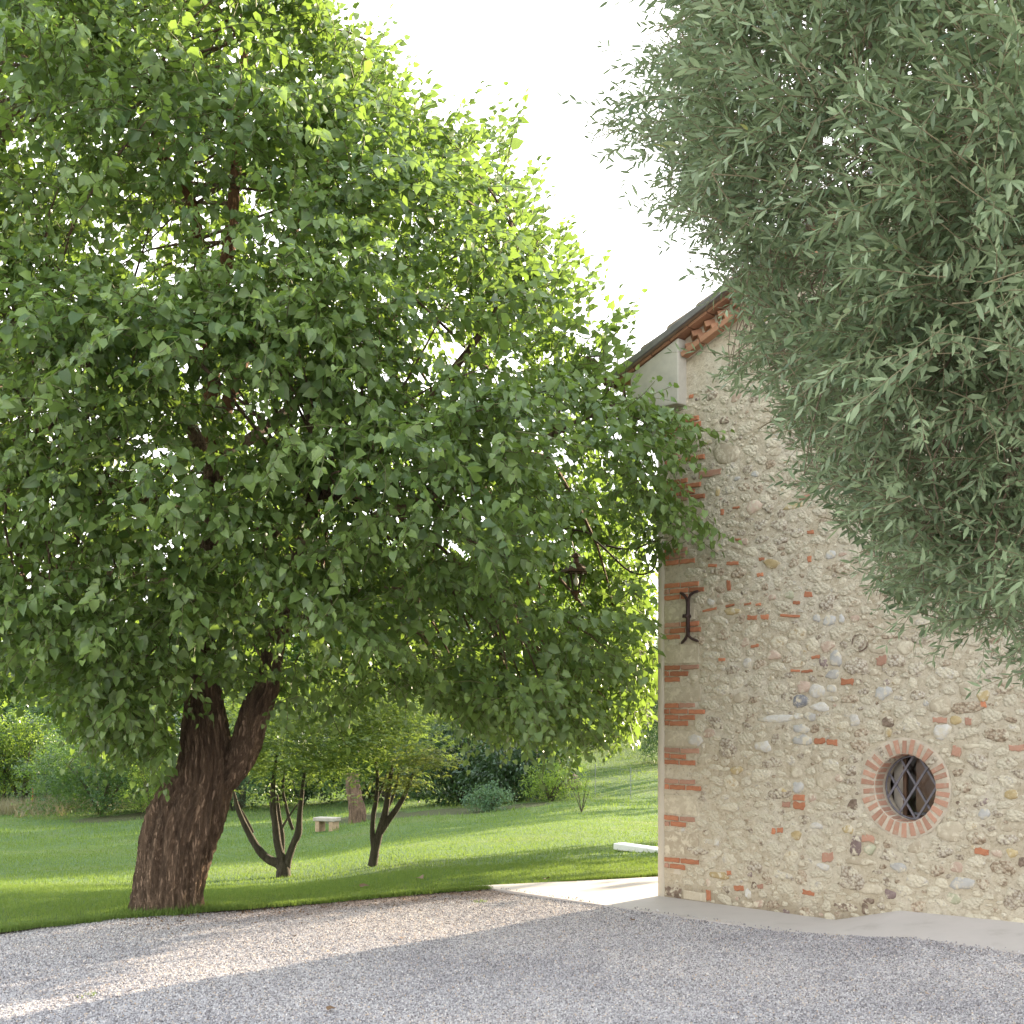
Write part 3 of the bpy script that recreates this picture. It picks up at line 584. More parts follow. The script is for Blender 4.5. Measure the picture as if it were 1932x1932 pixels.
L4 = [('brown', 478, 205, 45, 50), ('tan', 425, 215, 35, 35), ('tan', 490, 395, 150, 100), ('grey', 650, 510, 42, 42), ('bpale', 395, 505, 130, 35), ('brick', 503, 1140, 20, 55), ('ochre', 745, 1018, 95, 55), ('brick', 525, 1015, 70, 20), ('white', 400, 1235, 42, 42),
 ('ochre', 525, 1285, 105, 38), ('brick', 635, 1322, 55, 26), ('brick', 708, 1320, 45, 26), ('brick', 850, 1312, 110, 16), ('brick', 395, 1278, 80, 14), ('brick', 510, 1253, 50, 12), ('brick', 610, 1245, 40, 12), ('brick', 670, 1247, 30, 14), ('green', 845, 1195, 50, 50),
 ('pink', 745, 1207, 40, 40), ('brick', 955, 1190, 45, 30), ('grey', 1000, 1325, 40, 50), ('grey', 1070, 1340, 70, 70), ('grey', 1140, 1330, 38, 45), ('pink', 1060, 1485, 75, 70), ('purple', 1040, 1575, 42, 70), ('grey', 1112, 1555, 65, 100), ('brick', 995, 1545, 45, 18),
 ('brick', 880, 1622, 52, 14), ('brick', 945, 1625, 62, 16), ('brick', 650, 1482, 42, 18), ('brick', 465, 1560, 38, 16), ('brick', 1175, 1685, 65, 34), ('brown', 1240, 1688, 45, 28), ('purple', 1398, 1690, 42, 44), ('bpale', 1367, 1565, 55, 50), ('cong', 1225, 1600, 130, 110),
 ('grey', 1090, 1645, 90, 50), ('pink', 925, 1712, 68, 75), ('purple', 328, 85, 30, 20), ('brick', 290, 70, 22, 20), ('ochre', 440, 610, 28, 50), ('cong', 725, 700, 60, 60), ('brick', 465, 725, 16, 32), ('brick', 545, 700, 40, 12), ('brick', 965, 838, 36, 20), ('brick', 688, 990, 30, 18),
 ('brick', 680, 1080, 36, 20), ('brick', 885, 1238, 40, 18), ('brick', 410, 1027, 46, 16), ('brick', 555, 880, 30, 12), ('grey', 550, 535, 36, 26), ('ochre', 380, 330, 70, 30), ('white', 605, 1580, 60, 50), ('bpale', 930, 640, 60, 20), ('brick', 960, 990, 20, 34), ('grey', 1080, 965, 50, 60),
 ('ochre', 870, 690, 110, 40), ('cong', 1060, 1240, 90, 80), ('tan', 1340, 1500, 110, 50), ('cong', 690, 880, 80, 50), ('cong', 795, 885, 70, 50), ('cong', 680, 800, 80, 60), ('cong', 790, 800, 90, 70), ('cong2', 1150, 1040, 110, 70)]
cnt = 0
def listed(L, conv, sc):
    global cnt
    for (k, x, y, wd, h) in L:
        px, py = conv(x, y); s, z = wpx(px, py); Y = CO.y+DS.y*s
        asp = (DS.x-(px-CX)/F*DS.y); a = wd/sc/1.2422/F*Y/asp/2; b = h/sc/1.2422/F*Y/2
        if k in ('brick', 'bpale'): blk(s, z, 2*a, 2*b, SM[k], 'brick', proud=.010, rough=.3, seed=cnt, ang=random.Random(cnt).uniform(-.12, .12)); 
        else:
            pebble(s, z, a*1.0, b*1.0, SM[k], proud=.008+.09*min(a, b), seed=cnt, squ=.55 if k in ('tan', 'cong2', 'purple') else .15)
        cnt += 1; occ.append((s, z, a+.012, b+.012))
listed(L3, c3, 2.147); listed(L4, c4, 2.415)
occ.append((WS, WZ, RO+.03, RO+.03)); 
POT = wpx(*c4(1247, 1462)); occ.append((*POT, .09, .09))
# random rubble filling, larger first
cand = []
kinds = ['f_cong']*10+['f_sand']*7+['cong']*3+['cong2']*4+['tan']*2+['f_white']*3+['f_grey']*3+['f_ochre']*2+['pink']*1
rnd = random.Random(5); small = [MB(), 0]; smk = sorted(set(kinds)); nst = 0
named = sum(1 for c in house.children if c.name.startswith('stone'))
for size, tries in ((.085, 1500), (.065, 3000), (.05, 5000), (.036, 7000), (.025, 7000)):
    for _ in range(tries):
        s = rnd.uniform(.25, 4.55); z = rnd.uniform(.0, 6.3)
        if z > min(5.35+.0*s, roofz(s)-.55) + max(0, s-1.5)*.3: continue
        if s < .62 and size > .03 and s < .35: continue
        a = size*rnd.uniform(.8, 1.35); b = size*rnd.uniform(.5, .85)
        if any(((s-o[0])/(o[2]+a*.92))**2+((z-o[1])/(o[3]+b*.92))**2 < 1 for o in occ): continue
        k = rnd.choice(kinds); occ.append((s, z, a+.004, b+.004)); px, py = proj(np.array(W(s, 0, z)))
        vis = not (py < 1150 and px > 1500+(py-700)*.3)
        sz = .35 if size < .04 else .75
        pr = .005+.10*b*rnd.uniform(.3, 1.4)
        if named < 300 and vis and size > .04 : pebble(s, z, a, b, SM[k], proud=pr, ang=rnd.uniform(-.25, .25), seed=nst+1000, squ=rnd.uniform(0, .6)); named += 1
        else: pebble(s, z, a, b, None, proud=pr, ang=rnd.uniform(-.3, .3), seed=nst+1000, mbx=(small[0], smk.index(k)), squ=rnd.uniform(0, .6))
        nst += 1
tag(small[0].build('rubble', [SM[k] for k in smk], house, smooth=True), kind='stuff')
# round drain-tile end in the wall
ringp = [W(POT[0]+.082*math.cos(a), .012, POT[1]+.082*math.sin(a)) for a in np.linspace(0, 2*math.pi, 25)]
MB().tube(ringp, .007, 6).build('ring', SM['brown'], house, smooth=True)
pebble(POT[0], POT[1], .06, .06, SM['cong'], proud=.012, seed=5)

# ---- round window
win = MB()
K = 48
V = []; Fc = []
prof = [(RO+.012, .004), (RO-.002, .007), (RI+.004, .006), (RI, .0), (RI-.012, -.16), (RI-.02, -.24)]
for r_, t in prof:
    for k in range(K):
        a = 2*math.pi*k/K; V.append(W(WS+r_*math.cos(a), t, WZ+r_*math.sin(a)))
for i in range(len(prof)-1):
    for k in range(K): Fc.append((i*K+k, i*K+(k+1) % K, (i+1)*K+(k+1) % K, (i+1)*K+k))
M['joint'] = simple('pale joint mortar', (.50, .43, .34), .95, .2, 14, .9, .012, 50, .1)
V = [v+Vector((noise.noise(v*14), noise.noise(v*14+Vector((9, 0, 0))), noise.noise(v*14+Vector((0, 9, 0)))))*(.008 if i < 2*K else .003) for i, v in enumerate(V)]
window = win.add(V, Fc).build('window', M['joint'], house, smooth=True)
NBR = 30
for k in range(NBR):
    a = 2*math.pi*(k+.5)/NBR; rr = random.Random(k+40)
    if k in (3, 10): mat = SM['cong']
    else: mat = M['brick_pale']
    r0 = RI+.006; r1 = RO-.004+rr.uniform(-.018, .008); w0 = .048/2*rr.uniform(.8, .98); w1 = .056/2*rr.uniform(.8, 1.08); a += rr.uniform(-.015, .015); V = []
    for (t, e) in ((-.10, 0), (.009, 0), (.013, .004)):
        for (r_, ww) in ((r0+e, w0-e), (r1-e, w1-e)):
            for sg in (-1, 1):
                j = rr.uniform(-.005, .005)
                V.append(W(WS+r_*math.cos(a)-sg*ww*math.sin(a)+j, t, WZ+r_*math.sin(a)+sg*ww*math.cos(a)))
    # reveal side: brick also shows inside the opening
    Fc = [(0, 1, 5, 4), (1, 3, 7, 5), (3, 2, 6, 7), (2, 0, 4, 6), (4, 5, 9, 8), (5, 7, 11, 9), (7, 6, 10, 11), (6, 4, 8, 10), (8, 9, 11, 10), (0, 2, 3, 1)]
    link('brick', MB().add(V, Fc).mesh('brick'), mat, window)
    V = []
    for t in (-.005, -.12):
        for r_ in (RI+.02, RI-.006+t*.075):
            for sg in (-1, 1): V.append(W(WS+r_*math.cos(a)-sg*w0*math.sin(a), t, WZ+r_*math.sin(a)+sg*w0*math.cos(a)))
    link('brick', MB().add(V, [(0, 1, 3, 2), (4, 6, 7, 5), (2, 3, 7, 6), (0, 2, 6, 4), (1, 5, 7, 3)]).mesh('brick'), mat, window)
gt = -.165
MB().tube([W(WS+(RI-.022)*math.cos(a), gt, WZ+(RI-.022)*math.sin(a)) for a in np.linspace(0, 2*math.pi, 49)], .009, 6, cap=False).build('grille_ring', M['iron_grey'], window, smooth=True)
s0, z0 = WS+.02, WZ+.012; sl = 1.51; Rg = RI-.02
for sg in (-1, 1):
    for k in (-1, 0, 1):
        c_ = k*.314; # z-z0 = sg*sl*(s-s0)+c_
        A = 1+sl*sl; dx, dz = s0-WS, z0-WZ; B = 2*(dx+sg*sl*(c_+dz)); C_ = dx*dx+(c_+dz)**2-Rg**2; D_ = B*B-4*A*C_
        if D_ <= 0: continue
        q = [(-B+e*math.sqrt(D_))/(2*A) for e in (-1, 1)]; P = [W(s0+x, gt+(.008 if sg > 0 else -.006), z0+sg*sl*x+c_) for x in q]
        ln = (P[1]-P[0]).length; ang = math.atan2(P[1].z-P[0].z, q[1]-q[0])
        m3 = MW @ Matrix.Rotation(-ang, 3, 'Y'); MB().box((P[0]+P[1])/2, (ln, .009, .021), m3).build('grille_bar', M['iron_grey'], window)
M['glass'], n, l, bs, out = newmat('window glass'); bs.inputs['Base Color'].default_value = (.9, .93, .93, 1); bs.inputs['Roughness'].default_value = .03
gg = n.new('ShaderNodeBsdfTransparent'); gl_ = n.new('ShaderNodeBsdfGlossy'); gl_.inputs['Roughness'].default_value = .05; gl_.inputs[0].default_value = (.8, .85, 1, 1); fr_ = n.new('ShaderNodeFresnel'); fr_.inputs[0].default_value = 1.5
mx = n.new('ShaderNodeMixShader'); fm = n.new('ShaderNodeMath'); fm.operation = 'MULTIPLY'; fm.inputs[1].default_value = .3; l.new(fr_.outputs[0], fm.inputs[0]); l.new(fm.outputs[0], mx.inputs[0]); l.new(gg.outputs[0], mx.inputs[1]); l.new(gl_.outputs[0], mx.inputs[2]); l.new(mx.outputs[0], out.inputs[0])
M['wood'] = simple('dark brown wood', (.10, .055, .032), .6, .3, 12, .3, .002)
M['curtain'] = simple('pale curtain', (.42, .38, .32), .9, .1, 6)
M['room'] = simple('dim room wall', (.14, .09, .06), .9, .2, 3)
MB().box(W(WS, -.222, WZ), (.62, .006, .62), MW).build('pane', M['glass'], window)
mb = MB()
for (ds_, dz_, a, b) in ((0, -.295, .66, .06), (0, .3, .66, .05), (-.12, 0, .035, .6), (.3, 0, .05, .6)): mb.box(W(WS+ds_, -.215, WZ+dz_), (a, .03, b), MW)
mb.build('frame', M['wood'], window, bevel=.004)
MB().box(W(WS-.205, -.28, WZ), (.13, .02, .62), MW).build('curtain', M['curtain'], window)
mb = MB(); mb.box(W(WS+.12, -.30, WZ), (.34, .03, .62), MW); mb.build('shutter', M['room'], window)
MB().box(W(WS+.1, -.255, WZ-.245), (.34, .05, .02), MW).build('sill', M['iron_grey'], window)
mb = MB(); 
for (c, d) in (((WS, -.62, WZ), (1.2, .02, 1.2)), ((WS-.5, -.45, WZ), (.02, .34, 1.2)), ((WS+.5, -.45, WZ), (.02, .34, 1.2)), ((WS, -.45, WZ+.5), (1.2, .34, .02)), ((WS, -.45, WZ-.5), (1.2, .34, .02))):
    mb.box(W(*c), d, MW)
mb.build('room_lining', M['room'], window)

# ---- iron wall tie
tie = MB()
def w6(x, y, t=.03): s, z = wpx(*c6(x, y)); return W(s, t, z)
tie = MB().tube(catmull([w6(1490, 812, .02), (w6(1540, 845, .03)), w6(1568, 900, .035), w6(1572, 1060, .035), w6(1575, 1200, .035), w6(1553, 1272, .035), w6(1500, 1322, .02)], 8), [.007]+[.015]*46+[.010]*2, 8)
tie.tube(catmull([w6(1672, 797, .02), w6(1622, 818, .035), w6(1590, 870, .04), w6(1580, 1000, .035), w6(1578, 1180, .035), w6(1598, 1260, .04), w6(1675, 1302, .02)], 8), [.006]+[.014]*46+[.008]*2, 8)
tie.tube([w6(1576, 885, .035), w6(1576, 1235, .035)], .021, 8)
o = tie.build('wall_tie', M['iron'], house, smooth=True)
MB().tube([w6(1576, 1050, 0), w6(1576, 1050, .075)], .022, 8).build('wall_tie_pin', M['iron'], house, smooth=True)
MB().tube([w6(1555, 1052, .03), w6(1532, 1048, .05)], [.014, .02], 8).build('wall_tie_pin', M['iron'], house, smooth=True)

# ---- roof verge, corbel block, brick frieze
bz = 5.22; mb = MB(); s0b, s1b = -.284, .385; P = []
for t in (.14, -.55):
    for (s, z) in ((s0b, bz), (s1b, bz), (s1b, roofz(s1b)-.165), (s0b, roofz(s0b)-.165)): P.append(W(s, t, z))
mb.add(P, [(0, 1, 2, 3), (7, 6, 5, 4), (0, 4, 5, 1), (1, 5, 6, 2), (2, 6, 7, 3), (3, 7, 4, 0)])
mb.build('corbel', M['block_plaster'], house, bevel=.012)
mb = MB(); V = []; K = 8
for t in (-.05, -.4):
    for k in range(K+1):
        a = math.pi/2*k/K; V.append(W(-.22*math.cos(a) if True else 0, t, bz-.30*math.sin(a)**1.0))
    V.append(W(0.02, t, bz-.30)); V.append(W(.02, t, bz))
n1 = K+3; mb.add(V, [tuple(range(n1)), tuple(range(2*n1-1, n1-1, -1))]+[(i, i+n1, (i+1) % n1+n1, (i+1) % n1) for i in range(n1)])
mb.build('corbel_bracket', M['block_plaster'], house, smooth=False)
MS = Matrix.Rotation(-math.atan(SL), 3, 'Y'); MWS = MW @ MS; cs = math.cos(math.atan(SL))
def alongroof(s, dz): return roofz(s)+dz
# thin brick course right under the flashing along the whole verge, bottom course, dog-tooth bricks
x = -.47; k = 0
while x < 4.4:
    MB().box(W(x+.125, .02, roofz(x+.125)-.137), (.235/cs, .27, .032), MWS).build('brick', M['brick_eave'], house, bevel=.003); x += .25; k += 1
x = .40
while x < 4.3:
    MB().box(W(x+.12, .03, roofz(x+.12)-.345), (.235/cs, .16, .055), MWS).build('brick', M['brick_eave'], house, bevel=.003); x += .25
x = .45; k = 0
while x < 4.3:
    for row, off in ((0, 0), (1, .085)):
        m3 = MWS @ Matrix.Rotation(R(45), 3, 'Z')
        MB().box(W(x+off, .0, roofz(x+off)-.285+row*.083), (.125, .125, .066), m3).build('brick', M['brick_eave'], house, bevel=.003)
    x += .17
MB().add([W(s, .012, roofz(s)+d) for s, d in ((.385, -.39), (4.4, -.39), (4.4, -.12), (.385, -.12))], [(0, 1, 2, 3)]).build('frieze_backing', M['joint'], house)
# grey flashing band
mb = MB(); mb.box(W((SR-.54)/2, .215, roofz((SR-.54)/2)-.085), ((SR+.54)/cs, .035, .066), MWS); mb.build('verge_flashing', M['flashing'], house, bevel=.006)
# roof plates
mb = MB()
for (a, b) in ((-.52, SR), (2*SR+.52, SR)):
    za, zb = ZE, roofz(SR)
    V = [W(a, .2, za-.115), W(b, .2, zb-.115), W(b, -HB-.3, zb-.115), W(a, -HB-.3, za-.115), W(a, .2, za-.04), W(b, .2, zb-.04), W(b, -HB-.3, zb-.04), W(a, -HB-.3, za-.04)]
    mb.add(V, [(0, 1, 2, 3), (7, 6, 5, 4), (0, 4, 5, 1), (1, 5, 6, 2), (2, 6, 7, 3), (3, 7, 4, 0)])
mb.build('roof', M['tile'], house)
# barrel tiles: first rows at the verge individually, the rest in one part
def tile_into(mb, s, t, tilt=.03, w_=.072):
    V = []; L = .46
    for q in (0, 1):
        r_ = w_*(1.0 if q == 0 else .8); ss_ = s+q*L*cs
        for k in range(7):
            a = math.pi*k/6
            V.append(W(ss_, t-.09+r_*math.cos(a), roofz(ss_)-.03+r_*.9*math.sin(a)+(.018 if q == 0 else 0)))
        for k in range(7):
            a = math.pi*k/6; rr_ = r_-.014
            V.append(W(ss_, t-.09+rr_*math.cos(a), roofz(ss_)-.03+rr_*.9*math.sin(a)+(.018 if q == 0 else 0)))
    Fc = [(k, k+1, k+15, k+14) for k in range(6)]+[(k+7, k+21, k+22, k+8) for k in range(6)]+[(k, k+7, k+8, k+1) for k in range(6)]
    mb.add(V, Fc)
for r_ in range(2):
    x = -.50; k = 0
    while x < SR-.2:
        mb = MB(); tile_into(mb, x, .19-r_*.2+random.uniform(-.01, .01)); o = mb.build('roof_tile', M['tile'], house, smooth=True); x += .38; k += 1
mb = MB()
for r_ in range(2, 60):
    x = -.6
    while x < SR-.2:
        tile_into(mb, x, .19-r_*.2+random.uniform(-.01, .01)); x += .38
tag(mb.build('tile_field', M['tile'], house, smooth=True), kind='stuff')
MB().tube([W(-.58, t, ZE-.10+.0*t) for t in np.linspace(.2, -HB, 12)], .06, 10).build('gutter', M['copper'], house, smooth=True)

# ---------------------------------------------------------------- lantern on its bracket
lan = empty('wall_lantern', W(-1.24, 0, 0), 'rusty copper lantern hanging from scrolled iron bracket off the house corner', 'lantern')
def b6(x, y): s, z = wpx(*c6(x, y), -.05); return W(s, -.05, z)
br = MB().tube(catmull([b6(1335, 438), b6(1240, 460)], 6), [.022]*3+[.015]*4, 8)
br.tube(catmull([b6(1180, 362), b6(1225, 400), b6(1238, 470), b6(1215, 560), b6(1140, 618), b6(1040, 622), b6(930, 570), b6(820, 470), b6(720, 370), b6(640, 300), b6(560, 215), b6(400, 180), b6(200, 160)], 6), .011, 6)
br.tube(catmull([b6(1290, 300), b6(1200, 295), b6(1090, 345), b6(960, 372), b6(840, 362), b6(735, 338)], 6), .011, 6)
br.tube(catmull([b6(1110, 432), b6(1118, 462), b6(1090, 482), b6(1045, 460), b6(1030, 405), b6(1075, 352), b6(1120, 335)], 6), .008, 6)
br.build('bracket', M['iron'], lan, smooth=True)
hc = b6(430, 430); top = b6(418, 185)
MB().tube(catmull([top, b6(380, 250), b6(395, 330), hc], 6), .007, 6).build('hook', M['iron'], lan, smooth=True)
q = 1/878.
MB().lathe(hc-Vector((0, 0, .0)), [(.02, .02), (.05, 0), (.062, -.03), (.030, -.035), (.034, -.09), (.065, -.105), (.125, -.150), (.178, -.185), (.178, -.198), (.12, -.20)][::-1], 6).build('cap', M['copper'], lan)
mb = MB(); zt, zb_ = hc.z-.198, hc.z-.42
for k in range(6):
    a = math.pi/3*k; d = Vector((math.cos(a), math.sin(a), 0)); A_ = Vector((hc.x, hc.y, zt))+d*.125; B_ = Vector((hc.x, hc.y, zb_))+d*.062
    mb.tube([A_, B_], .007, 5)
for (zz, r_) in ((zt-.01, .124), (zb_, .064)):
    mb.tube([Vector((hc.x+r_*math.cos(math.pi/3*k), hc.y+r_*math.sin(math.pi/3*k), zz)) for k in range(7)], .008, 5)
mb.build('cage', M['iron'], lan)
MB().lathe((hc.x, hc.y, zb_), [(.062, 0), (.07, -.012), (.03, -.03), (.018, -.07), (.03, -.085), (.01, -.11)][::-1], 8).build('finial', M['copper'], lan)
MB().lathe((hc.x, hc.y, zt-.10), [(.008, -.06), (.028, -.03), (.03, .0), (.014, .04), (.012, .09)], 10).build('bulb', M['white_stone'], lan, smooth=True)

# ---------------------------------------------------------------- leaf templates
def basis(d, up, roll=0):
    d = d/np.linalg.norm(d); n = up-d*(up@d); n /= np.linalg.norm(n)+1e-9; x = np.cross(d, n)
    c, s = math.cos(roll), math.sin(roll); x2 = x*c+n*s; n2 = n*c-x*s
    return np.stack([x2, d, n2], 1)
def leaf_heart(rng, fold=.16, curl=.2):
    m = np.array([(0, 0, 0), (0, .42, 0), (0, 1.0, 0)]); h = np.array([(.38, -.02), (.38, .5)])
    V = [m[0], m[1], m[2]]
    for sg in (-1, 1):
        for (x, y) in h: V.append((sg*x*rng.uniform(.88, 1.1), y, abs(x)*fold*2*.6))
    V = np.array(V, float); V[:, 2] -= curl*np.maximum(V[:, 1], 0)**2
    T = [(0, 1, 3), (1, 4, 3), (1, 2, 4), (0, 5, 1), (1, 5, 6), (1, 6, 2)]
    return V, np.array(T)
def leaf_lance(rng, w_=.11, curl=.12):
    V = np.array([(0, 0, 0), (-w_, .35, 0), (w_, .35, 0), (-w_*.85, .68, 0), (w_*.85, .68, 0), (0, 1, 0)], float); V[:, 2] -= curl*V[:, 1]**2
    return V, np.array([(0, 2, 1), (1, 2, 4), (1, 4, 3), (3, 4, 5)])
def stemgeo(P, r0, r1):
    V = []; T = []
    for i, p in enumerate(P):
        r_ = r0+(r1-r0)*i/(len(P)-1)
        for k in range(3):
            a = 2.094*k; V.append(p+np.array([0, math.cos(a)*r_, math.sin(a)*r_]))
    for i in range(len(P)-1):
        for k in range(3):
            a = i*3+k; b = i*3+(k+1) % 3; T += [(a, b, b+3), (a, b+3, a+3)]
    return np.array(V), np.array(T)
def pack(parts):
    V = []; T = []; Mi = []; Q = []; b = 0
    for v, t, m_, q_ in parts:
        V.append(v); T.append(t+b); Mi.append(np.full(len(t), m_)); Q.append(np.full(len(v), q_)); b += len(v)
    return np.concatenate(V), np.concatenate(T), np.concatenate(Mi), np.concatenate(Q)
def mul_shoot(rng, L=.5, n=10):
    droop = rng.uniform(.15, .6); rise = rng.uniform(-.1, .35)
    C_ = lambda t: np.array([L*t, .05*math.sin(t*3), L*(rise*t-droop*t*t)])
    P = [C_(t) for t in np.linspace(0, 1, 4)]; sv, st = stemgeo(P, .0055, .003); parts = [(sv, st, 1, .5)]; mats = []
    for i in range(n):
        t = .12+.88*i/(n-1); side = 1 if i % 2 else -1; p = C_(t)
        d = np.array([.45+.5*(t > .95), side*rng.uniform(.5, 1.0)*(t < .98), rng.uniform(-1.0, -.15)]); d /= np.linalg.norm(d)
        pet = rng.uniform(.02, .05); q_ = p+d*pet*.6+np.array([0, 0, pet*.5]); size = rng.uniform(.065, .135)*(1-.35*t)
        B = basis(d, np.array([rng.uniform(-.6, .6), side*rng.uniform(-.2, .8), 1.0]), rng.uniform(-.9, .9)); lv, lt = leaf_heart(rng, rng.uniform(.1, .5), rng.uniform(.0, .55))
        parts.append(((lv*size)@B.T+q_, lt, 0, rng.uniform(0, 1))); mats.append((q_, B, size))
        parts.append((np.array([p, q_, q_+np.array([.003, .003, 0])]), np.array([(0, 1, 2)]), 1, .5))
    return pack(parts), pack([parts[0]]), mats
def olive_twig(rng, L=.34, n=11):
    droop = rng.uniform(-.35, .35); C_ = lambda t: np.array([L*t, .04*math.sin(t*2.5), -L*droop*t*t])
    sv, st = stemgeo([C_(t) for t in np.linspace(-.2, 1, 5)], .0028, .001); parts = [(sv, st, 1, .5)]; mats = []
    for i in range(n):
        t = .08+.92*i/(n-1); p = C_(t); tw = (i % 2)*1.57+rng.uniform(-.5, .5)
        for sg in (-1, 1):
            if rng.random() < .08: continue
            o_ = np.array([0, math.cos(tw)*sg, math.sin(tw)*sg]); d = np.array([rng.uniform(.55, 1.3), 0, 0])+o_*rng.uniform(.6, 1.0)
            size = rng.uniform(.056, .085)*(1-.25*t); B = basis(d, np.array([-.6, 0, .2])+np.array([rng.uniform(-.5, .5), rng.uniform(-.5, .5), 1]), rng.uniform(-.8, .8))
            lv, lt = leaf_lance(rng, rng.uniform(.095, .135), rng.uniform(-.05, .25)); parts.append(((lv*size)@B.T+p, lt, 0, rng.uniform(0, 1))); mats.append((p, B, size))
    return pack(parts), pack([parts[0]]), mats
def cluster(rng, n, r, size, wd=.35, flat=.6, down=0.0, kind='lance'):
    parts = []
    for i in range(n):
        p = rng.normal(0, 1, 3); p /= np.linalg.norm(p); p *= r*rng.uniform(.2, 1)**.6; p[2] *= flat
        d = p/np.linalg.norm(p)+rng.normal(0, .6, 3); d[2] -= down
        B = basis(d, np.array([rng.uniform(-.6, .6), rng.uniform(-.6, .6), 1])); lv, lt = np.array([(0, 0, 0), (-wd, .45, .05), (wd, .45, .05), (0, 1, -.15)], float), np.array([(0, 2, 1), (1, 2, 3)]); s_ = size*rng.uniform(.75, 1.25)
        parts.append(((lv*s_)@B.T+p, lt, 0, rng.uniform(0, 1)))
    return pack(parts)
def spray(rng, n, r, size, wd=.12):
    """flat layered maple spray of small pointed lobes"""
    parts = []
    for i in range(n):
        a = rng.uniform(0, 6.28); q_ = r*math.sqrt(rng.random()); p = np.array([q_*math.cos(a), q_*math.sin(a), rng.normal(0, .02)-q_*q_*.6])
        for k in range(3):
            th = a+(k-1)*.8+rng.normal(0, .2); B = basis(np.array([math.cos(th), math.sin(th), -.35]), np.array([rng.normal(0, .3), rng.normal(0, .3), 1])); s_ = size*rng.uniform(.7, 1.2)
            lv = np.array([(0, 0, 0), (-wd, .5, 0), (wd, .5, 0), (0, 1, 0)], float)*s_; parts.append((lv@B.T+p, np.array([(0, 2, 1), (1, 2, 3)]), 0, rng.uniform(0, 1)))
    return pack(parts)

# ---------------------------------------------------------------- the big mulberry
TY = 13.25
tree = empty('mulberry_tree', px2(312, 1716, TY), 'huge leaning broad-leaved tree with thick furrowed trunk at the lawn edge', 'tree')
rows = [(1730, 240, 382), (1714, 244, 379), (1690, 247, 380), (1657, 250, 386), (1620, 256, 397), (1582, 262, 409), (1550, 272, 422), (1526, 286, 430), (1500, 306, 437), (1470, 328, 443), (1432, 336, 446), (1400, 338, 440), (1357, 342, 432), (1301, 350, 417), (1264, 356, 406), (1180, 362, 408), (1080, 372, 414), (980, 380, 420), (860, 384, 424)]
cp = catmull([px2((a+b)/2, y, TY) for y, a, b in rows], 8); rd = np.interp(np.linspace(0, len(rows)-1, len(cp)), range(len(rows)), [(b-a)/2/F*TY for y, a, b in rows])
def tdisp(f, th, r_, p):
    tw = th*1.0+p.z*.35; q_ = Vector((math.cos(tw)*2.6, math.sin(tw)*2.6, p.z*.9)); q2 = Vector((math.cos(tw)*6.5, math.sin(tw)*6.5, p.z*1.3)); q3 = Vector((math.cos(tw)*17, math.sin(tw)*17, p.z*7))
    flare = .10*max(0, 1-(p.z+.1)/.5)**2*(1+.6*math.sin(th*5))
    return r_*(1+.07*noise.noise(q_)+flare)-.05*abs(noise.noise(q2))*2*min(1, r_/.25)-.022*abs(noise.noise(Vector((math.cos(tw)*15, math.sin(tw)*15, p.z*2.2))))*2*min(1, r_/.25)+.012*noise.noise(q3)*min(1, r_/.25)
pts = []; rr_ = []
for i in range(len(cp)-1):
    for k in range(2): pts.append(cp[i].lerp(cp[i+1], k/2)); rr_.append(rd[i]*(1-k/2)+rd[i+1]*k/2)
MB().tube(pts, rr_, 150, disp=tdisp).build('trunk', M['bark'], tree, smooth=True)
def limb(P, rad, seg=40, sub=10, mat='bark', name='limb', d=True):
    cp = catmull(P, sub); rd = np.interp(np.linspace(0, len(P)-1, len(cp)), range(len(P)), rad)
    return MB().tube(cp, list(rd), seg, disp=tdisp if d else None).build(name, M[mat], tree, smooth=True)
q_ = 1/F*TY
limb([px2(415, 1480, TY), px2(440, 1450, TY-.02), px2(466, 1400, TY-.05), px2(478, 1357, TY-.08), px2(492, 1320, TY-.1), px2(506, 1282, TY-.1), px2(520, 1200, TY), px2(545, 1080, TY+.3), px2(600, 940, TY+.5), px2(680, 800, TY+.6)], [.14, .17, .17, .165, .16, .125, .11, .10, .08, .05], 60, 16)
CLP = [px2(404, 860, TY), px2(520, 1200, TY), px2(600, 940, TY+.5), px2(395, 1000, TY)]
limb([CLP[0], px2(400, 650, TY+.2), px2(430, 480, TY+.3), px2(445, 320, TY+.4), px2(460, 120, TY+.5), px2(470, -60, TY+.6)], [.10, .085, .07, .055, .04, .02], 20, 8, 'bark_sun_tint', d=False)
limb([px2(398, 700, TY+.2), px2(370, 420, TY-.3), px2(330, 330, TY-.5), px2(220, 210, TY-.8), px2(80, 130, TY-1)], [.07, .055, .045, .035, .02], 16, 8, 'bark_sun_tint', d=False)
limb([px2(402, 900, TY), px2(330, 760, TY-.6), px2(200, 700, TY-1.1), px2(40, 640, TY-1.4)], [.08, .06, .045, .02], 16, 8, d=False)
limb([px2(396, 1000, TY), px2(300, 950, TY-.8), px2(180, 900, TY-1.6), px2(30, 870, TY-2)], [.08, .06, .04, .02], 16, 8, d=False)
limb([px2(402, 840, TY), px2(480, 620, TY+.3), px2(560, 420, TY+.6), px2(640, 250, TY+.8), px2(700, 80, TY+.9)], [.085, .06, .05, .035, .02], 16, 8, 'bark_sun_tint', d=False)
limb([px2(600, 940, TY+.5), px2(760, 800, TY+.3), px2(900, 640, TY+.1), px2(1000, 470, TY)], [.07, .05, .035, .015], 16, 8, d=False)
limb([px2(540, 1090, TY+.3), px2(700, 980, TY+.6), px2(900, 900, TY+.3), px2(1080, 800, TY), px2(1180, 760, TY-.2)], [.08, .06, .045, .03, .015], 16, 8, d=False)
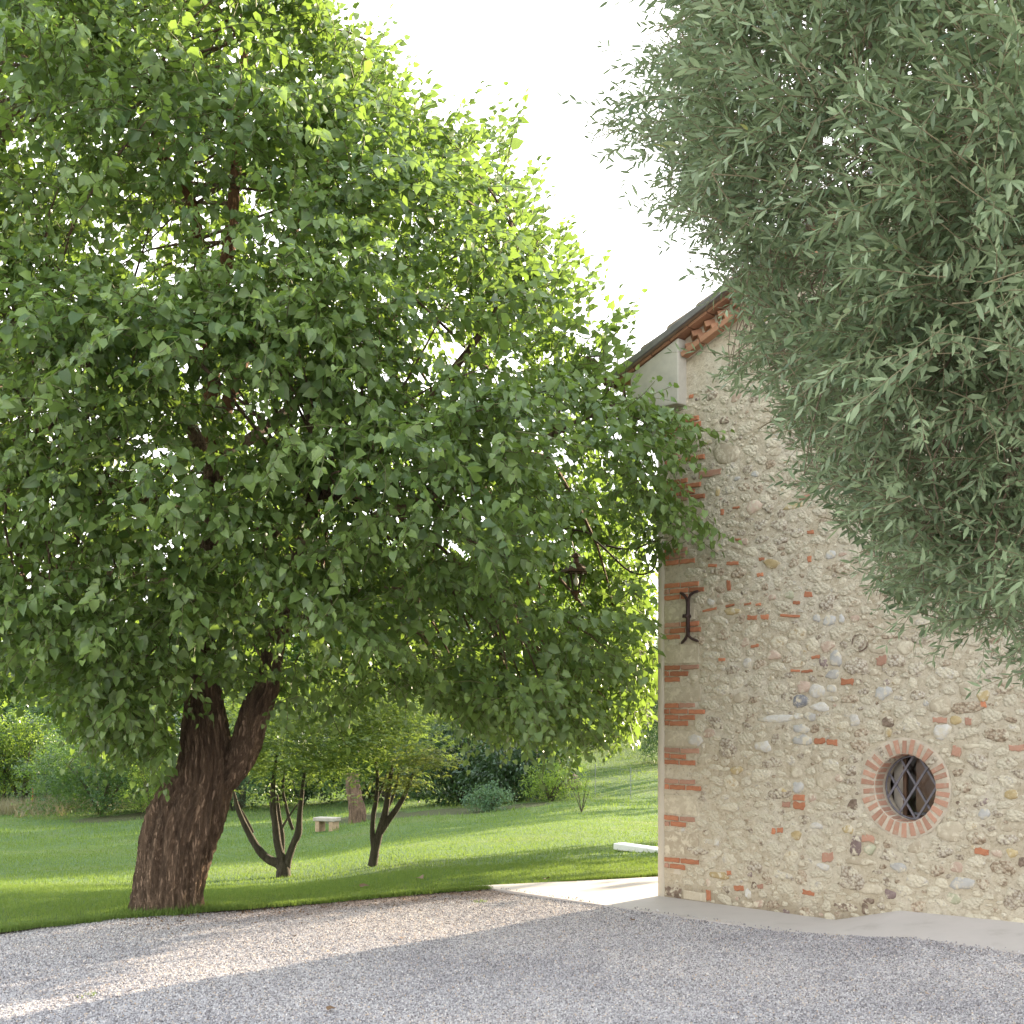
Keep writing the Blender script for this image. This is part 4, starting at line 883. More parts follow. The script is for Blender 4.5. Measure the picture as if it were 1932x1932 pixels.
limb([px2(520, 1200, TY), px2(680, 1120, TY-.6), px2(860, 1120, TY-.9), px2(1000, 1150, TY-1)], [.07, .05, .035, .015], 16, 8, d=False)
limb([px2(410, 1180, TY), px2(480, 1060, TY-.9), px2(560, 960, TY-1.7), px2(640, 930, TY-2.2)], [.07, .05, .035, .015], 16, 8, d=False)
limb([px2(395, 1150, TY), px2(300, 1090, TY+.6), px2(160, 1080, TY+1.4), px2(20, 1100, TY+1.8)], [.07, .05, .035, .015], 16, 8, d=False)
limb([px2(402, 880, TY), px2(560, 760, TY+1.2), px2(700, 640, TY+2.0), px2(820, 520, TY+2.4)], [.07, .05, .035, .015], 16, 8, d=False)

CROWN = [(-280, 200), (-200, -180), (100, -300), (500, -260), (600, -120), (615, 0), (640, 70), (680, 60), (685, 120), (725, 165), (750, 130), (765, 200), (800, 235), (850, 220), (865, 280), (905, 260), (900, 330),
         (960, 350), (975, 400), (990, 455), (1035, 450), (1045, 510), (1070, 520), (1065, 590), (1100, 620), (1135, 600), (1110, 650), (1135, 690), (1165, 760), (1215, 748), (1272, 742), (1275, 765), (1225, 790), (1322, 822), (1318, 855), (1262, 850), (1235, 905),
         (1290, 930), (1322, 970), (1315, 1040), (1250, 1020), (1225, 1110), (1243, 1200), (1243, 1290), (1225, 1360), (1165, 1400), (1130, 1370), (1075, 1410), (1000, 1385), (940, 1390), (880, 1360), (840, 1360), (790, 1300), (700, 1310), (640, 1360), (600, 1300), (520, 1340), (500, 1290),
         (430, 1290), (350, 1280), (335, 1370), (325, 1470), (270, 1430), (190, 1390), (120, 1340), (50, 1290), (0, 1300), (-180, 1330), (-260, 1150), (-300, 700)]
CARR = np.array(CROWN, float)
rng = np.random.default_rng(11)
TM = [mul_shoot(rng, rng.uniform(.36, .6), int(rng.integers(8, 12))) for _ in range(10)]
TS = [mul_shoot(rng, rng.uniform(.22, .34), 6) for _ in range(5)]
def crown_sample(n, poly, yc, hmax, dfull, bias, seed, thr=-.12, nsc=.9, yfun=None):
    r2 = np.random.default_rng(seed); q = np.array(poly, float); lo = q.min(0); hi = q.max(0); out = []
    tot = 0
    while tot < n:
        P = r2.uniform(lo, hi, (6000, 2)); P = P[inpoly(P, poly)]; d = polydist(P, poly)
        half = hmax*np.sqrt(np.clip(1-(1-np.minimum(d/dfull, 1))**2, 0, 1))+.15
        sgn = np.where(r2.random(len(P)) < bias, -1, 1); rr = r2.random(len(P))**.45
        yc_ = yc if yfun is None else yfun(P)
        Y = yc_+sgn*half*rr
        X = (P[:, 0]-CX)/F*Y; Z = CAMZ-(P[:, 1]-HY)/F*Y; Q = np.stack([X, Y, Z], -1)
        rear = Y > yc_+.15*hmax
        kp = np.array([nz((a, b, c*1.5), nsc, 3.3)+.5*nz((a, b, c*1.3), nsc*2.3, 8) > thr for a, b, c in Q]) | (d < 25) | rear
        Q = Q[kp]; out.append(Q); tot += len(Q)
    return np.concatenate(out)[:n]
def clumps(poly, nc, per, rad, yc, hmax, dfull, bias, seed, yfun=None, flat=.5, thr=-.35):
    c = crown_sample(nc, poly, yc, hmax, dfull, bias, seed, thr=thr, yfun=yfun); q = np.random.default_rng(seed+1)
    off = q.normal(0, 1, (nc, per, 3)); off /= np.linalg.norm(off, axis=2)[:, :, None]; off *= (q.random((nc, per))**.5)[:, :, None]*q.uniform(.6, 1.35, nc)[:, None, None]*rad
    off[:, :, 2] *= flat; P = c[:, None]+off; u = off/(np.linalg.norm(off, axis=2)[:, :, None]+1e-6)
    t = np.repeat(q.random(nc)[:, None], per, 1)*.55+q.random((nc, per))*.45
    P = P.reshape(-1, 3); u = u.reshape(-1, 3); t = t.ravel(); k = inpoly(proj(P), poly); return P[k], u[k], t[k]
ymul = lambda P: TY+np.interp(P[:, 0], [950, 1130], [0, 1.9])*np.clip((P[:, 1]-900)/150, 0, 1)
pos, cu, ct = clumps(CROWN, 400, 15, .42, TY, 3.3, 560, .86, 21, ymul)
fil = crown_sample(5600, CROWN, TY, 3.0, 560, .15, 22, thr=-.9, yfun=ymul)
pos = np.concatenate([pos, fil]); cu = np.concatenate([cu, np.zeros((len(fil), 3))]); ct = np.concatenate([ct, rng.random(len(fil))*.6])  # rear filler tinted darker: shade inside the crown put into leaf colour
thin = (proj(pos)[:, 0] > 1175) & (proj(pos)[:, 1] > 690) & (proj(pos)[:, 1] < 920) & (rng.random(len(pos)) < .5); pos, cu, ct = pos[~thin], cu[~thin], ct[~thin]
# lower skirt shoots hang a bit behind / around the trunk: keep the trunk face clear
pp = proj(pos); clear = (pp[:, 0] > 225) & (pp[:, 0] < 545) & (pp[:, 1] > np.where(pp[:, 0] > 430, 1345, 1310)) & (pos[:, 1] < TY+.1) & ~((pp[:, 0] < 338) & (pp[:, 1] < 1480))
lampc = (np.abs(pp[:, 0]-1087) < 85) & (pp[:, 1] > 970) & (pp[:, 1] < 1150) & (pos[:, 1] < 15.75)
brc = (pp[:, 0] > 1130) & (pp[:, 0] < 1250) & (pp[:, 1] > 990) & (pp[:, 1] < 1095) & (pos[:, 1] < 15.6)
kk_ = ~clear & ~lampc & ~brc; pos, cu, ct = pos[kk_], cu[kk_], ct[kk_]
bkp = crown_sample(520, [(960, 900), (1150, 880), (1240, 920), (1243, 1010), (1150, 1010), (1150, 1095), (1243, 1095), (1243, 1300), (1225, 1390), (1165, 1430), (1080, 1430), (940, 1400)], 16.4, .6, 200, .5, 23, thr=-.8)
pos = np.concatenate([pos, bkp]); cu = np.concatenate([cu, np.zeros((len(bkp), 3))]); ct = np.concatenate([ct, rng.random(len(bkp))])
cen = np.array([-2.7, TY, 4.6]); rad_ = pos-cen; rad_ /= np.linalg.norm(rad_, axis=1)[:, None]; az = np.arctan2(rad_[:, 1]*.8+cu[:, 1], rad_[:, 0]*.8+cu[:, 0])+rng.normal(0, .45, len(pos))
tl = rng.normal(0.02, .3, len(pos))-.25*np.clip((pos[:, 2]-5)/3, -.4, 1)-cu[:, 2]*.5
def leafy(pos, az, tl, TM, rng, sc=(.85, 1.2)):
    rot = rotz(az)@roty(tl)@rotx(rng.normal(0, .35, len(pos))); return rot, rng.uniform(*sc, len(pos)), rng.integers(0, len(TM), len(pos)), rng.random(len(pos))
# drop shoots whose tips leave the outline
tip = pos+np.stack([np.cos(az)*.42, np.sin(az)*.42, np.zeros(len(pos))], -1); ok = inpoly(proj(tip), CROWN) | (rng.random(len(pos)) < .06)
swap = ~ok; az[swap] += math.pi; tip = pos+np.stack([np.cos(az)*.42, np.sin(az)*.42, np.zeros(len(pos))], -1); ok = inpoly(proj(tip), CROWN) | (rng.random(len(pos)) < .12)
pos, az, tl, ct = pos[ok], az[ok], tl[ok], ct[ok]
# upright leading shoots that break the outline
TIPS = [(600, -20), (640, 10), (690, 28), (705, 60), (705, 112), (755, 92), (768, 165), (735, 150), (815, 170), (835, 215), (875, 180), (888, 240), (930, 198), (925, 222), (960, 290), (985, 318), (1002, 352), (1000, 400), (1052, 408), (1062, 470), (1095, 460), (1085, 520), (1165, 560), (1150, 600), (1125, 640), (1165, 690)]
LP = []; LA = []; LT = []
for tx, ty in TIPS:
    for k in range(5):
        Yl = TY+rng.normal(0, .7); L = rng.uniform(.5, .95) if k < 2 else rng.uniform(.2, .6); an = rng.normal(.25, .3); pt = px2(tx+rng.normal(0, 4 if k < 2 else 18), ty+rng.uniform(0, 8 if k < 2 else 50), Yl)
        for m_ in range(2 if k < 2 else 1):
            b0 = pt-Vector((math.sin(an)*(.42+.38*m_), rng.normal(0, .05), math.cos(an)*(.42+.38*m_))); LP.append(b0); LA.append(rng.normal(0, .3)); LT.append(-(math.pi/2-an))
for k in range(46):      # the two boughs that reach across the front of the wall
    x_, y_, sp_ = ((1225, 790, 22), (1255, 815, 20), (1222, 950, 26), (1262, 985, 28), (1200, 900, 30))[k % 5]
    LP.append(px2(x_+rng.normal(0, sp_*.8), y_+rng.normal(0, sp_*.6), TY-.2+rng.normal(0, .35))); LA.append(rng.normal(-.1, .45)); LT.append(rng.normal(.25, .25))
LP = np.array(LP); pos = np.concatenate([pos, LP]); az = np.concatenate([az, LA]); tl = np.concatenate([tl, LT]); ct = np.concatenate([ct, rng.uniform(.4, 1, len(LP))])
rot, scl, wh, tn = leafy(pos, az, tl, TM, rng); tn = ct
# choose front shoots whose leaves become individual parts
def own_leaves(pos, rot, scl, wh, TM, name, matr, parent, box, nmax=296, leafmesh=None, zone=None):
    pr = proj(pos); inf = (pr[:, 0] > box[0]) & (pr[:, 0] < box[2]) & (pr[:, 1] > box[1]) & (pr[:, 1] < box[3]); order = np.argsort(np.where(inf, pos[:, 1], 1e6)); used = []; cntl = 0; r3 = random.Random(3)
    for i in order:
        if cntl >= nmax: break
        if r3.random() < .5: continue
        used.append(i); mats = TM[wh[i]][2]
        for (p, B, size) in mats:
            if cntl >= nmax: break
            wp = rot[i]@p*scl[i]+pos[i]; Rm = rot[i]@B; o = bpy.data.objects.new(name, leafmesh[cntl % len(leafmesh)]); COL.objects.link(o); o.parent = parent
            mw = Matrix(Rm.tolist()).to_4x4(); mw = Matrix.Diagonal((1, 1, 1, 1)) @ mw; s_ = size*scl[i]*1.05
            m4 = Matrix.Translation(Vector(wp)-Vector(parent.location)) @ mw @ Matrix.Scale(s_, 4); o.matrix_basis = m4; cntl += 1
    msk = np.zeros(len(pos), bool); msk[used] = True; return msk
def leafmeshes(fn, mat, n, nm):
    out = []
    for k in range(n):
        v, t = fn(np.random.default_rng(k)); me = np_mesh(nm, v, t, None, np.full(len(v), k/n)); me.materials.append(mat); out.append(me)
    return out
own = own_leaves(pos, rot, scl, wh, TM, 'leaf', None, tree, (0, 0, 1240, 1400), leafmesh=leafmeshes(lambda r_: leaf_heart(r_, .14, .2), M['mul_leaf'], 8, 'leaf'))
me = scatter('foliage', [t[0] for t in TM], pos[~own], rot[~own], scl[~own], wh[~own], tn[~own]); o = link('foliage', me, [M['mul_leaf'], M['mul_twig']], tree); tag(o, kind='stuff')
me = scatter('twigs', [t[1] for t in TM], pos[own], rot[own], scl[own], wh[own], tn[own]); link('twigs', me, [M['mul_leaf'], M['mul_twig']], tree)['kind'] = 'stuff'
# branchlets from limbs to foliage
br = MB(); r4 = random.Random(9); anchors = []
for c in tree.children:
    if c.name.startswith('limb') or c.name.startswith('trunk'):
        vs_ = c.data.vertices; st_ = max(1, len(vs_)//60)
        for i in range(0, len(vs_), st_):
            p = Vector(vs_[i].co)
            if p.z > 3.0: anchors.append(p)
A = np.array([tuple(a) for a in anchors]); pick = rng.choice(len(pos), 420, replace=False)
for i in pick:
    p = pos[i]; pq = proj(p)
    if 980 < pq[0] < 1240 and 900 < pq[1] < 1200: continue
    j = int(np.argsort(np.linalg.norm(A-p, axis=1)+rng.uniform(0, 1.2, len(A)))[0]); a = Vector(A[j]); b = Vector(p); mid = a.lerp(b, .5)+Vector((r4.uniform(-.2, .2), r4.uniform(-.2, .2), r4.uniform(0, .3)))
    L = (b-a).length; br.tube(catmull([a, mid, b], 3), list(np.linspace(.012+.004*L, .004, 7)), 4, cap=False)
tag(br.build('branchlets', M['bark'], tree, smooth=True), kind='stuff')

# ---------------------------------------------------------------- olive
OY = 5.9
olive = empty('olive_tree', (4.3, 7.0, -.05), 'grey-green olive tree hanging over the house wall from the right', 'tree')
OL = [(1270, -220), (1245, 0), (1262, 40), (1230, 60), (1245, 95), (1205, 130), (1262, 175), (1190, 190), (1200, 210), (1128, 245), (1130, 262), (1180, 262), (1235, 255), (1245, 300), (1275, 330), (1262, 385), (1222, 425), (1228, 437), (1285, 405), (1310, 450), (1300, 500), (1345, 500), (1385, 560), (1350, 590),
      (1400, 610), (1395, 660), (1340, 705), (1350, 730), (1440, 720), (1470, 770), (1440, 800), (1480, 830), (1530, 850), (1470, 900), (1520, 930), (1600, 925), (1560, 985), (1640, 1010), (1640, 1080), (1680, 1080), (1620, 1150), (1660, 1165), (1740, 1120), (1765, 1160), (1750, 1200), (1800, 1175), (1870, 1180), (1890, 1270), (1932, 1280),
      (2060, 1300), (2200, 1200), (2260, 700), (2240, 100), (2150, -260), (1700, -340)]
r5 = np.random.default_rng(31)
TO = [olive_twig(r5, r5.uniform(.26, .42), int(r5.integers(9, 14))) for _ in range(10)]
yf = lambda P: OY+np.interp(P[:, 0], [1150, 1500, 1932, 2700], [1.3, .5, -.2, .2])+np.interp(P[:, 1], [-300, 500, 1300], [-.2, 0, .5])
po, ou, ot = clumps(OL, 300, 14, .30, OY, 1.7, 520, .85, 41, yf, .7)
of = crown_sample(2900, OL, OY+.2, 1.6, 520, .2, 42, thr=-.6, nsc=1.3, yfun=lambda P: yf(P)+.2)
po = np.concatenate([po, of]); ou = np.concatenate([ou, np.zeros((len(of), 3))]); ot = np.concatenate([ot, r5.random(len(of))*.5])  # inner olive twigs get darker tints, painting in the crown's inner shade
ca = np.array([4.0, 6.8, 4.2]); rd_ = po-ca; rd_ /= np.linalg.norm(rd_, axis=1)[:, None]; az = np.arctan2(rd_[:, 1]*1.2+ou[:, 1], rd_[:, 0]*1.2+ou[:, 0])+r5.normal(0, .5, len(po)); tl = r5.normal(.05, .4, len(po))-ou[:, 2]*.6
for k in range(2):
    tip = po+np.stack([np.cos(az)*.3*np.cos(tl), np.sin(az)*.3*np.cos(tl), -.3*np.sin(tl)], -1); ok = inpoly(proj(tip), OL)
    if k == 0: az = np.where(ok, az, az+math.pi*.7)
ok |= r5.random(len(po)) < .08; ok &= (polydist(proj(po), OL) > 55) | (r5.random(len(po)) < .45); po, az, tl, ot = po[ok], az[ok], tl[ok], ot[ok]
oe = np.array(OL[1:50], float); E = []; EA = []
for k in range(260):
    i = int(r5.integers(0, len(oe)-1)); q0 = oe[i]+(oe[i+1]-oe[i])*r5.random()+np.array([r5.uniform(60, 140), r5.uniform(-50, 5)]); Ye = float(yf(q0[None])[0])+r5.normal(0, .6)
    E.append(px2(q0[0], q0[1], Ye)); EA.append(math.pi+r5.normal(.2, .6))
po = np.concatenate([po, np.array(E)]); az = np.concatenate([az, EA]); tl = np.concatenate([tl, r5.normal(.1, .5, len(E))]); ot = np.concatenate([ot, r5.uniform(.3, 1, len(E))])
rot, scl, wh, tn = leafy(po, az, tl, TO, r5, (.8, 1.15)); tn = ot
own = own_leaves(po, rot, scl, wh, TO, 'leaf', None, olive, (1250, 20, 1920, 1200), leafmesh=leafmeshes(lambda r_: leaf_lance(r_, .12, .12), M['olive_leaf'], 8, 'olive leaf'))
o = link('foliage', scatter('foliage', [t[0] for t in TO], po[~own], rot[~own], scl[~own], wh[~own], tn[~own]), [M['olive_leaf'], M['olive_twig']], olive); tag(o, kind='stuff')
link('twigs', scatter('twigs', [t[1] for t in TO], po[own], rot[own], scl[own], wh[own], tn[own]), [M['olive_leaf'], M['olive_twig']], olive)['kind'] = 'stuff'
# bare hanging twigs inside the crown
r6 = np.random.default_rng(51); bp = crown_sample(1900, [(x+(40 if x < 1900 else 0), y) for x, y in OL], OY+.25, 1.4, 520, .4, 61, thr=-.5, yfun=lambda P: yf(P)+.25); br = MB()
for p in bp:
    p = Vector(p); L = r6.uniform(.25, .7); d = Vector((r6.normal(-.15, .35), r6.normal(0, .35), -1)).normalized(); P = [p, p+d*L*.5+Vector((r6.normal(0, .05), r6.normal(0, .05), 0)), p+d*L]
    if not inpoly(proj(np.array([P[2]])), OL)[0]: continue
    br.tube(catmull(P, 3), list(np.linspace(r6.uniform(.003, .0055), .0015, 7)), 4, cap=False)
tag(br.build('bare_twigs', M['olive_bare'], olive, smooth=True), kind='stuff')
fl = (4.3, 7.0)
MB().tube(catmull([(4.3, 7.0, -.15), (4.25, 7.05, .8), (4.4, 6.9, 1.7), (4.2, 6.9, 2.6)], 8), list(np.linspace(.27, .15, 25)), 40, disp=tdisp).build('trunk', M['bark_grey'], olive, smooth=True)
for e in ((2.6, 6.7, 5.0), (1.9, 7.2, 4.9), (3.3, 6.2, 5.4), (3.0, 5.8, 4.0), (3.9, 7.6, 5.6), (2.6, 6.6, 3.8)):
    a = Vector((4.2, 6.9, 2.4)); b = Vector(e); MB().tube(catmull([a, a.lerp(b, .5)+Vector((.15, 0, .45)), b], 6), list(np.linspace(.08, .012, 13)), 10).build('limb', M['bark_grey'], olive, smooth=True)
M['olive_fruit'] = simple('green olive fruit', (.16, .26, .05), .4, .15, 10, spec=.5)
om = MB().lathe((0, 0, 0), [(.002, -.011), (.006, -.007), (.0075, 0), (.006, .007), (.002, .011)], 8).mesh('olive', True); om.materials.append(M['olive_fruit'])
for (px, py, Y, k) in ((1675, 60, 5.0, 14), (1870, 50, 4.9, 10), (1605, 300, 5.1, 8), (1560, 340, 5.2, 5), (1760, 300, 5.0, 8), (1800, 240, 5.0, 5)):
    c = px2(px, py, Y)
    for i in range(k):
        o = bpy.data.objects.new('olive', om); COL.objects.link(o); o.parent = olive; o.location = c+Vector((r4.gauss(0, .05), r4.gauss(0, .05), r4.gauss(0, .03)))-olive.location; o.rotation_euler = (r4.uniform(-.4, .4), r4.uniform(-.4, .4), 0)

# ---------------------------------------------------------------- garden trees and shrubs
def blob(root, name, mats, temps, c, rad, n, seed, shell=.5, lump=.35, sc=(.8, 1.25), zmin=None):
    r_ = np.random.default_rng(seed); d = r_.normal(0, 1, (n, 3)); d /= np.linalg.norm(d, axis=1)[:, None]
    l_ = np.array([1+lump*nz(v, 2.0, seed*.37)+lump*.6*nz(v, 4.5, seed*.11) for v in d]); q = (r_.random(n)**shell)*l_; P = np.array(c)+d*q[:, None]*np.array(rad)
    if zmin is not None: P = P[P[:, 2] > zmin(P[:, 0], P[:, 1])+.05]
    n = len(P); rot = rotz(r_.uniform(0, 6.28, n))@roty(r_.normal(0, .35, n)); me = scatter(name, temps, P, rot, r_.uniform(*sc, n), r_.integers(0, len(temps), n), r_.random(n))
    o = link(name, me, mats, root); tag(o, kind='stuff'); return o
r7 = np.random.default_rng(77)
CM = [cluster(r7, 22, .28, .11, .3) for _ in range(5)]; CMs = [cluster(r7, 26, .22, .07, .3) for _ in range(5)]
CL = [cluster(r7, 16, .3, .19, .2, .7, .3) for _ in range(5)]; CB = [cluster(r7, 24, .55, .26, .35) for _ in range(5)]; CSP = [spray(r7, 22, .30, .075) for _ in range(6)]; CON = [cluster(r7, 40, .4, .2, .07, .9, .2) for _ in range(4)]

def maple(label, stems, crown, seed, tintmat='maple_leaf'):
    base = Vector(stems[0][0][0]); t = empty('maple_tree', base, label, 'tree', 'small maples on the lawn')
    mb = MB(); 
    for P, rad in stems:
        cp = catmull(P, 7); rd = np.interp(np.linspace(0, len(P)-1, len(cp)), range(len(P)), rad)
        MB().tube(cp, list(rd), 12, disp=lambda f, th, r_, p: r_*(1+.12*noise.noise(p*6))).build('stem', M['bark_grey'], t, smooth=True)
    for i, (c, rad, n) in enumerate(crown): 
        blob(t, 'crown', [M[tintmat if i % 2 else 'maple_leaf']], CSP, c, rad, n, seed+i, .5, .9)
    return t
Y1 = ground(528, 1655).y; Y2 = ground(703, 1635).y
p1 = lambda x, y, d=0: px2(x, y, Y1+d)
def d4(x, y): return (500+x/4.293)/1.2422, (1700+y/4.293)/1.2422
def P1(l, d=0): return [px2(*d4(x, y), Y1+d) for x, y in l]
def P2(l, d=0): return [px2(*d4(x, y), Y2+d) for x, y in l]
k1 = Y1/F/4.293/1.2422
st1 = [(P1([(705, 1545), (700, 1440), (650, 1390), (560, 1350), (470, 1270), (400, 1160), (330, 1030), (270, 900), (230, 780), (190, 600)]), [80*k1, 72*k1, 52*k1, 45*k1, 42*k1, 36*k1, 32*k1, 28*k1, 22*k1, 10*k1]),
       (P1([(705, 1470), (680, 1330), (645, 1180), (625, 1000), (600, 820), (600, 600), (640, 300)]), [50*k1, 46*k1, 40*k1, 36*k1, 33*k1, 25*k1, 12*k1]),
       (P1([(740, 1430), (760, 1330), (810, 1180), (855, 1080), (870, 900), (890, 700), (920, 450)]), [42*k1, 38*k1, 34*k1, 38*k1, 27*k1, 22*k1, 12*k1]),
       (P1([(800, 1050), (765, 950), (730, 800), (700, 650), (720, 400)], .1), [20*k1, 18*k1, 16*k1, 14*k1, 8*k1]),
       (P1([(690, 1300), (690, 1100), (660, 900), (640, 700)], .25), [28*k1, 26*k1, 22*k1, 14*k1]), (P1([(690, 1030), (770, 900), (850, 790)], -.1), [12*k1, 10*k1, 7*k1]),
       (P1([(400, 1080), (340, 960), (280, 850)], .2), [16*k1, 14*k1, 10*k1])]
cc = px2(540, 1360, Y1)
maple('small multi-stemmed maple whose limbs splay low, left of the other maple', st1, [(cc, (1.7, 1.3, 1.0), 300), (px2(620, 1440, Y1), (1.0, .8, .34), 70), (px2(470, 1420, Y1), (.6, .8, .45), 90)], 100)
st2 = [(P2([(1600, 1415), (1620, 1290), (1650, 1150), (1690, 1020), (1740, 820), (1770, 600), (1800, 400)]), [50*k1, 46*k1, 44*k1, 38*k1, 32*k1, 26*k1, 15*k1]),
       (P2([(1610, 1230), (1600, 1080), (1610, 900), (1640, 740), (1650, 500), (1620, 300)]), [24*k1, 26*k1, 25*k1, 22*k1, 18*k1, 10*k1]),
       (P2([(1680, 1080), (1760, 960), (1850, 830), (1930, 690), (2010, 480)]), [34*k1, 32*k1, 28*k1, 24*k1, 12*k1]),
       (P2([(1720, 900), (1790, 760), (1840, 600), (1870, 450)], .1), [16*k1, 14*k1, 12*k1, 8*k1]), (P2([(1650, 740), (1700, 620), (1740, 500)], .1), [14*k1, 12*k1, 8*k1])]
maple('maple with bronze tinged leaves and stems rising in a narrow fan', st2, [(px2(740, 1350, Y2), (1.1, 1.1, .85), 250), (px2(800, 1430, Y2), (.5, .6, .25), 34), (px2(660, 1360, Y2), (.7, .7, .5), 80), (px2(760, 1470, Y2), (.4, .5, .2), 24)], 130, 'maple_bronze')
tag_br = blob
# shrubs
def shrub(name, label, cat, base, rads, n, mats, temps, seed, up=.9, trunk=.05, group=None, sc=(.8, 1.25), lump=.35):
    t = empty(name, base, label, cat, group); c = Vector(base)+Vector((0, 0, rads[2]*up))
    blob(t, 'foliage' if trunk < .1 else 'crown', mats, temps, c, rads, n, seed, .4, lump, sc, zmin=lambda X, Y: terr(X, Y))
    mb = MB()
    if trunk < .1:
        for k in range(5):
            a = k*1.3; mb.tube([Vector(base)+Vector((0, 0, -.05)), Vector(base)+Vector((math.cos(a)*rads[0]*.25, math.sin(a)*rads[1]*.25, rads[2]*.6)), c+Vector((math.cos(a)*rads[0]*.5, math.sin(a)*rads[1]*.5, rads[2]*.3))], [trunk, trunk*.8, trunk*.3], 6)
        mb.build('stems', M['bark_grey'], t, smooth=True)
    else:
        mb.tube(catmull([Vector(base)+Vector((0, 0, -.1)), Vector(base).lerp(c, .4)+Vector((.1, 0, 0)), c], 5), list(np.linspace(trunk, trunk*.4, 11)), 10)
        for k in range(4):
            a = k*1.57+.4; mb.tube([c-Vector((0, 0, rads[2]*.4)), c+Vector((math.cos(a)*rads[0]*.6, math.sin(a)*rads[1]*.6, rads[2]*.2))], [trunk*.4, trunk*.12], 6)
        mb.build('trunk', M['bark_grey'], t, smooth=True)
    return t
def g3(px, py): return ground(px, py)
shrub('laurel_shrub', 'large dark glossy shrub behind the bronze maple', 'shrub', g3(870, 1518), (2.4, 1.8, 2.0), 620, [M['shrub_dark']], CL, 201, .75)
shrub('laurel_shrub', 'dark shrub with dense shiny leaves between the bluish bush and the sapling', 'shrub', g3(975, 1512), (1.9, 1.6, 1.55), 460, [M['shrub_dark']], CL, 202, .7)
shrub('small_shrub', 'small bluish-green bush in front of the dark shrubs', 'shrub', g3(922, 1531), (.8, .7, .55), 130, [M['shrub_blue']], CMs, 203, .6)
shrub('small_shrub', 'light green low bush at right end of the dark shrubs', 'shrub', g3(1040, 1512), (1.0, .8, .8), 150, [M['shrub_light']], CMs, 204, .7)
shrub('bamboo_shrub', 'narrow-leaved grey-green bush behind the maples above the tree stump', 'shrub', g3(680, 1520), (1.7, 1.2, 1.6), 330, [M['shrub_mid']], CL, 205, 1.35)
shrub('hedge_shrub', 'wide dark green shrub with drooping layers left of the big trunk', 'shrub', g3(190, 1537), (3.6, 2.0, 2.3), 900, [M['shrub_mid']], CM, 206, .7)
shrub('hedge_shrub', 'tall dark shrub behind the rusty post', 'shrub', g3(110, 1500), (3.2, 2.2, 3.2), 800, [M['shrub_mid']], CM, 207, .9)
shrub('hedge_shrub', 'yellow-green shrub just left of the big trunk', 'shrub', g3(290, 1538), (1.5, 1.4, 1.9), 300, [M['shrub_light']], CMs, 208, .85)
shrub('young_tree', 'pale green leafy young tree at far left edge', 'tree', g3(5, 1520), (2.7, 2.0, 2.4), 650, [M['shrub_light']], CM, 209, 1.1, .1)
shrub('hedge_shrub', 'mid-green fern-like bush behind the splayed maple', 'shrub', g3(440, 1530), (2.0, 1.3, 1.6), 330, [M['shrub_blue']], CMs, 210, .8)
shrub('hedge_shrub', 'dark bush deep in shade behind the stone bench', 'shrub', g3(570, 1520), (2.4, 1.4, 1.7), 420, [M['shrub_dark']], CM, 211, .9)
# sapling
sp = g3(1097, 1533); sap = empty('sapling', sp, 'thin yellow-green sapling standing alone on the sunny slope', 'sapling'); mb = MB()
for k in range(6):
    a = k*1.05; mb.tube([sp, sp+Vector((math.cos(a)*.12, math.sin(a)*.1, .35)), sp+Vector((math.cos(a)*.28, math.sin(a)*.2, .75+.1*(k % 3)))], [.015, .01, .005], 5)
mb.build('stems', M['bark_grey'], sap); blob(sap, 'foliage', [M['shrub_light']], CMs, sp+Vector((0, 0, .7)), (.36, .3, .38), 34, 220, .6, .4, (.5, .8)); blob(sap, 'foliage', [M['shrub_light']], CMs, sp+Vector((.02, 0, 1.3)), (.2, .2, .4), 14, 221, .6, .4, (.5, .8))
# conifers right, half behind the house corner
def conifer(label, base, h, r_, seed, temps=CON, mat='conifer_leaf'):
    t = empty('conifer', base, label, 'tree', 'conifers beside the house corner'); q = np.random.default_rng(seed); n = 600; f = q.random(n)**.8; a = q.uniform(0, 6.28, n); rr = r_*(1-f)**.7*q.random(n)**.4*(1+.2*np.sin(a*3+f*9))
    P = np.stack([base.x+rr*np.cos(a), base.y+rr*np.sin(a), base.z+.15+f*h], -1); me = scatter('crown', temps, P, rotz(a)@roty(q.normal(.5, .2, n)), q.uniform(.7, 1.2, n), q.integers(0, len(temps), n), q.random(n))
    tag(link('crown', me, [M[mat]], t), kind='stuff'); MB().tube([base-Vector((0, 0, .1)), base+Vector((0, 0, h*.9))], [.14, .02], 8).build('trunk', M['bark_grey'], t, smooth=True)
conifer('dark green conifer half hidden by the house corner', g3(1236, 1440)+Vector((.6, 0, 0)), 5.5, 1.5, 301)
# pale silvery tree on the far slope
shrub('silver_tree', 'pale silvery tree on the far slope beside the house corner', 'tree', g3(1175, 1392), (2.6, 2.2, 2.6), 380, [M['pale_leaf']], CB, 303, 1.2, .15)
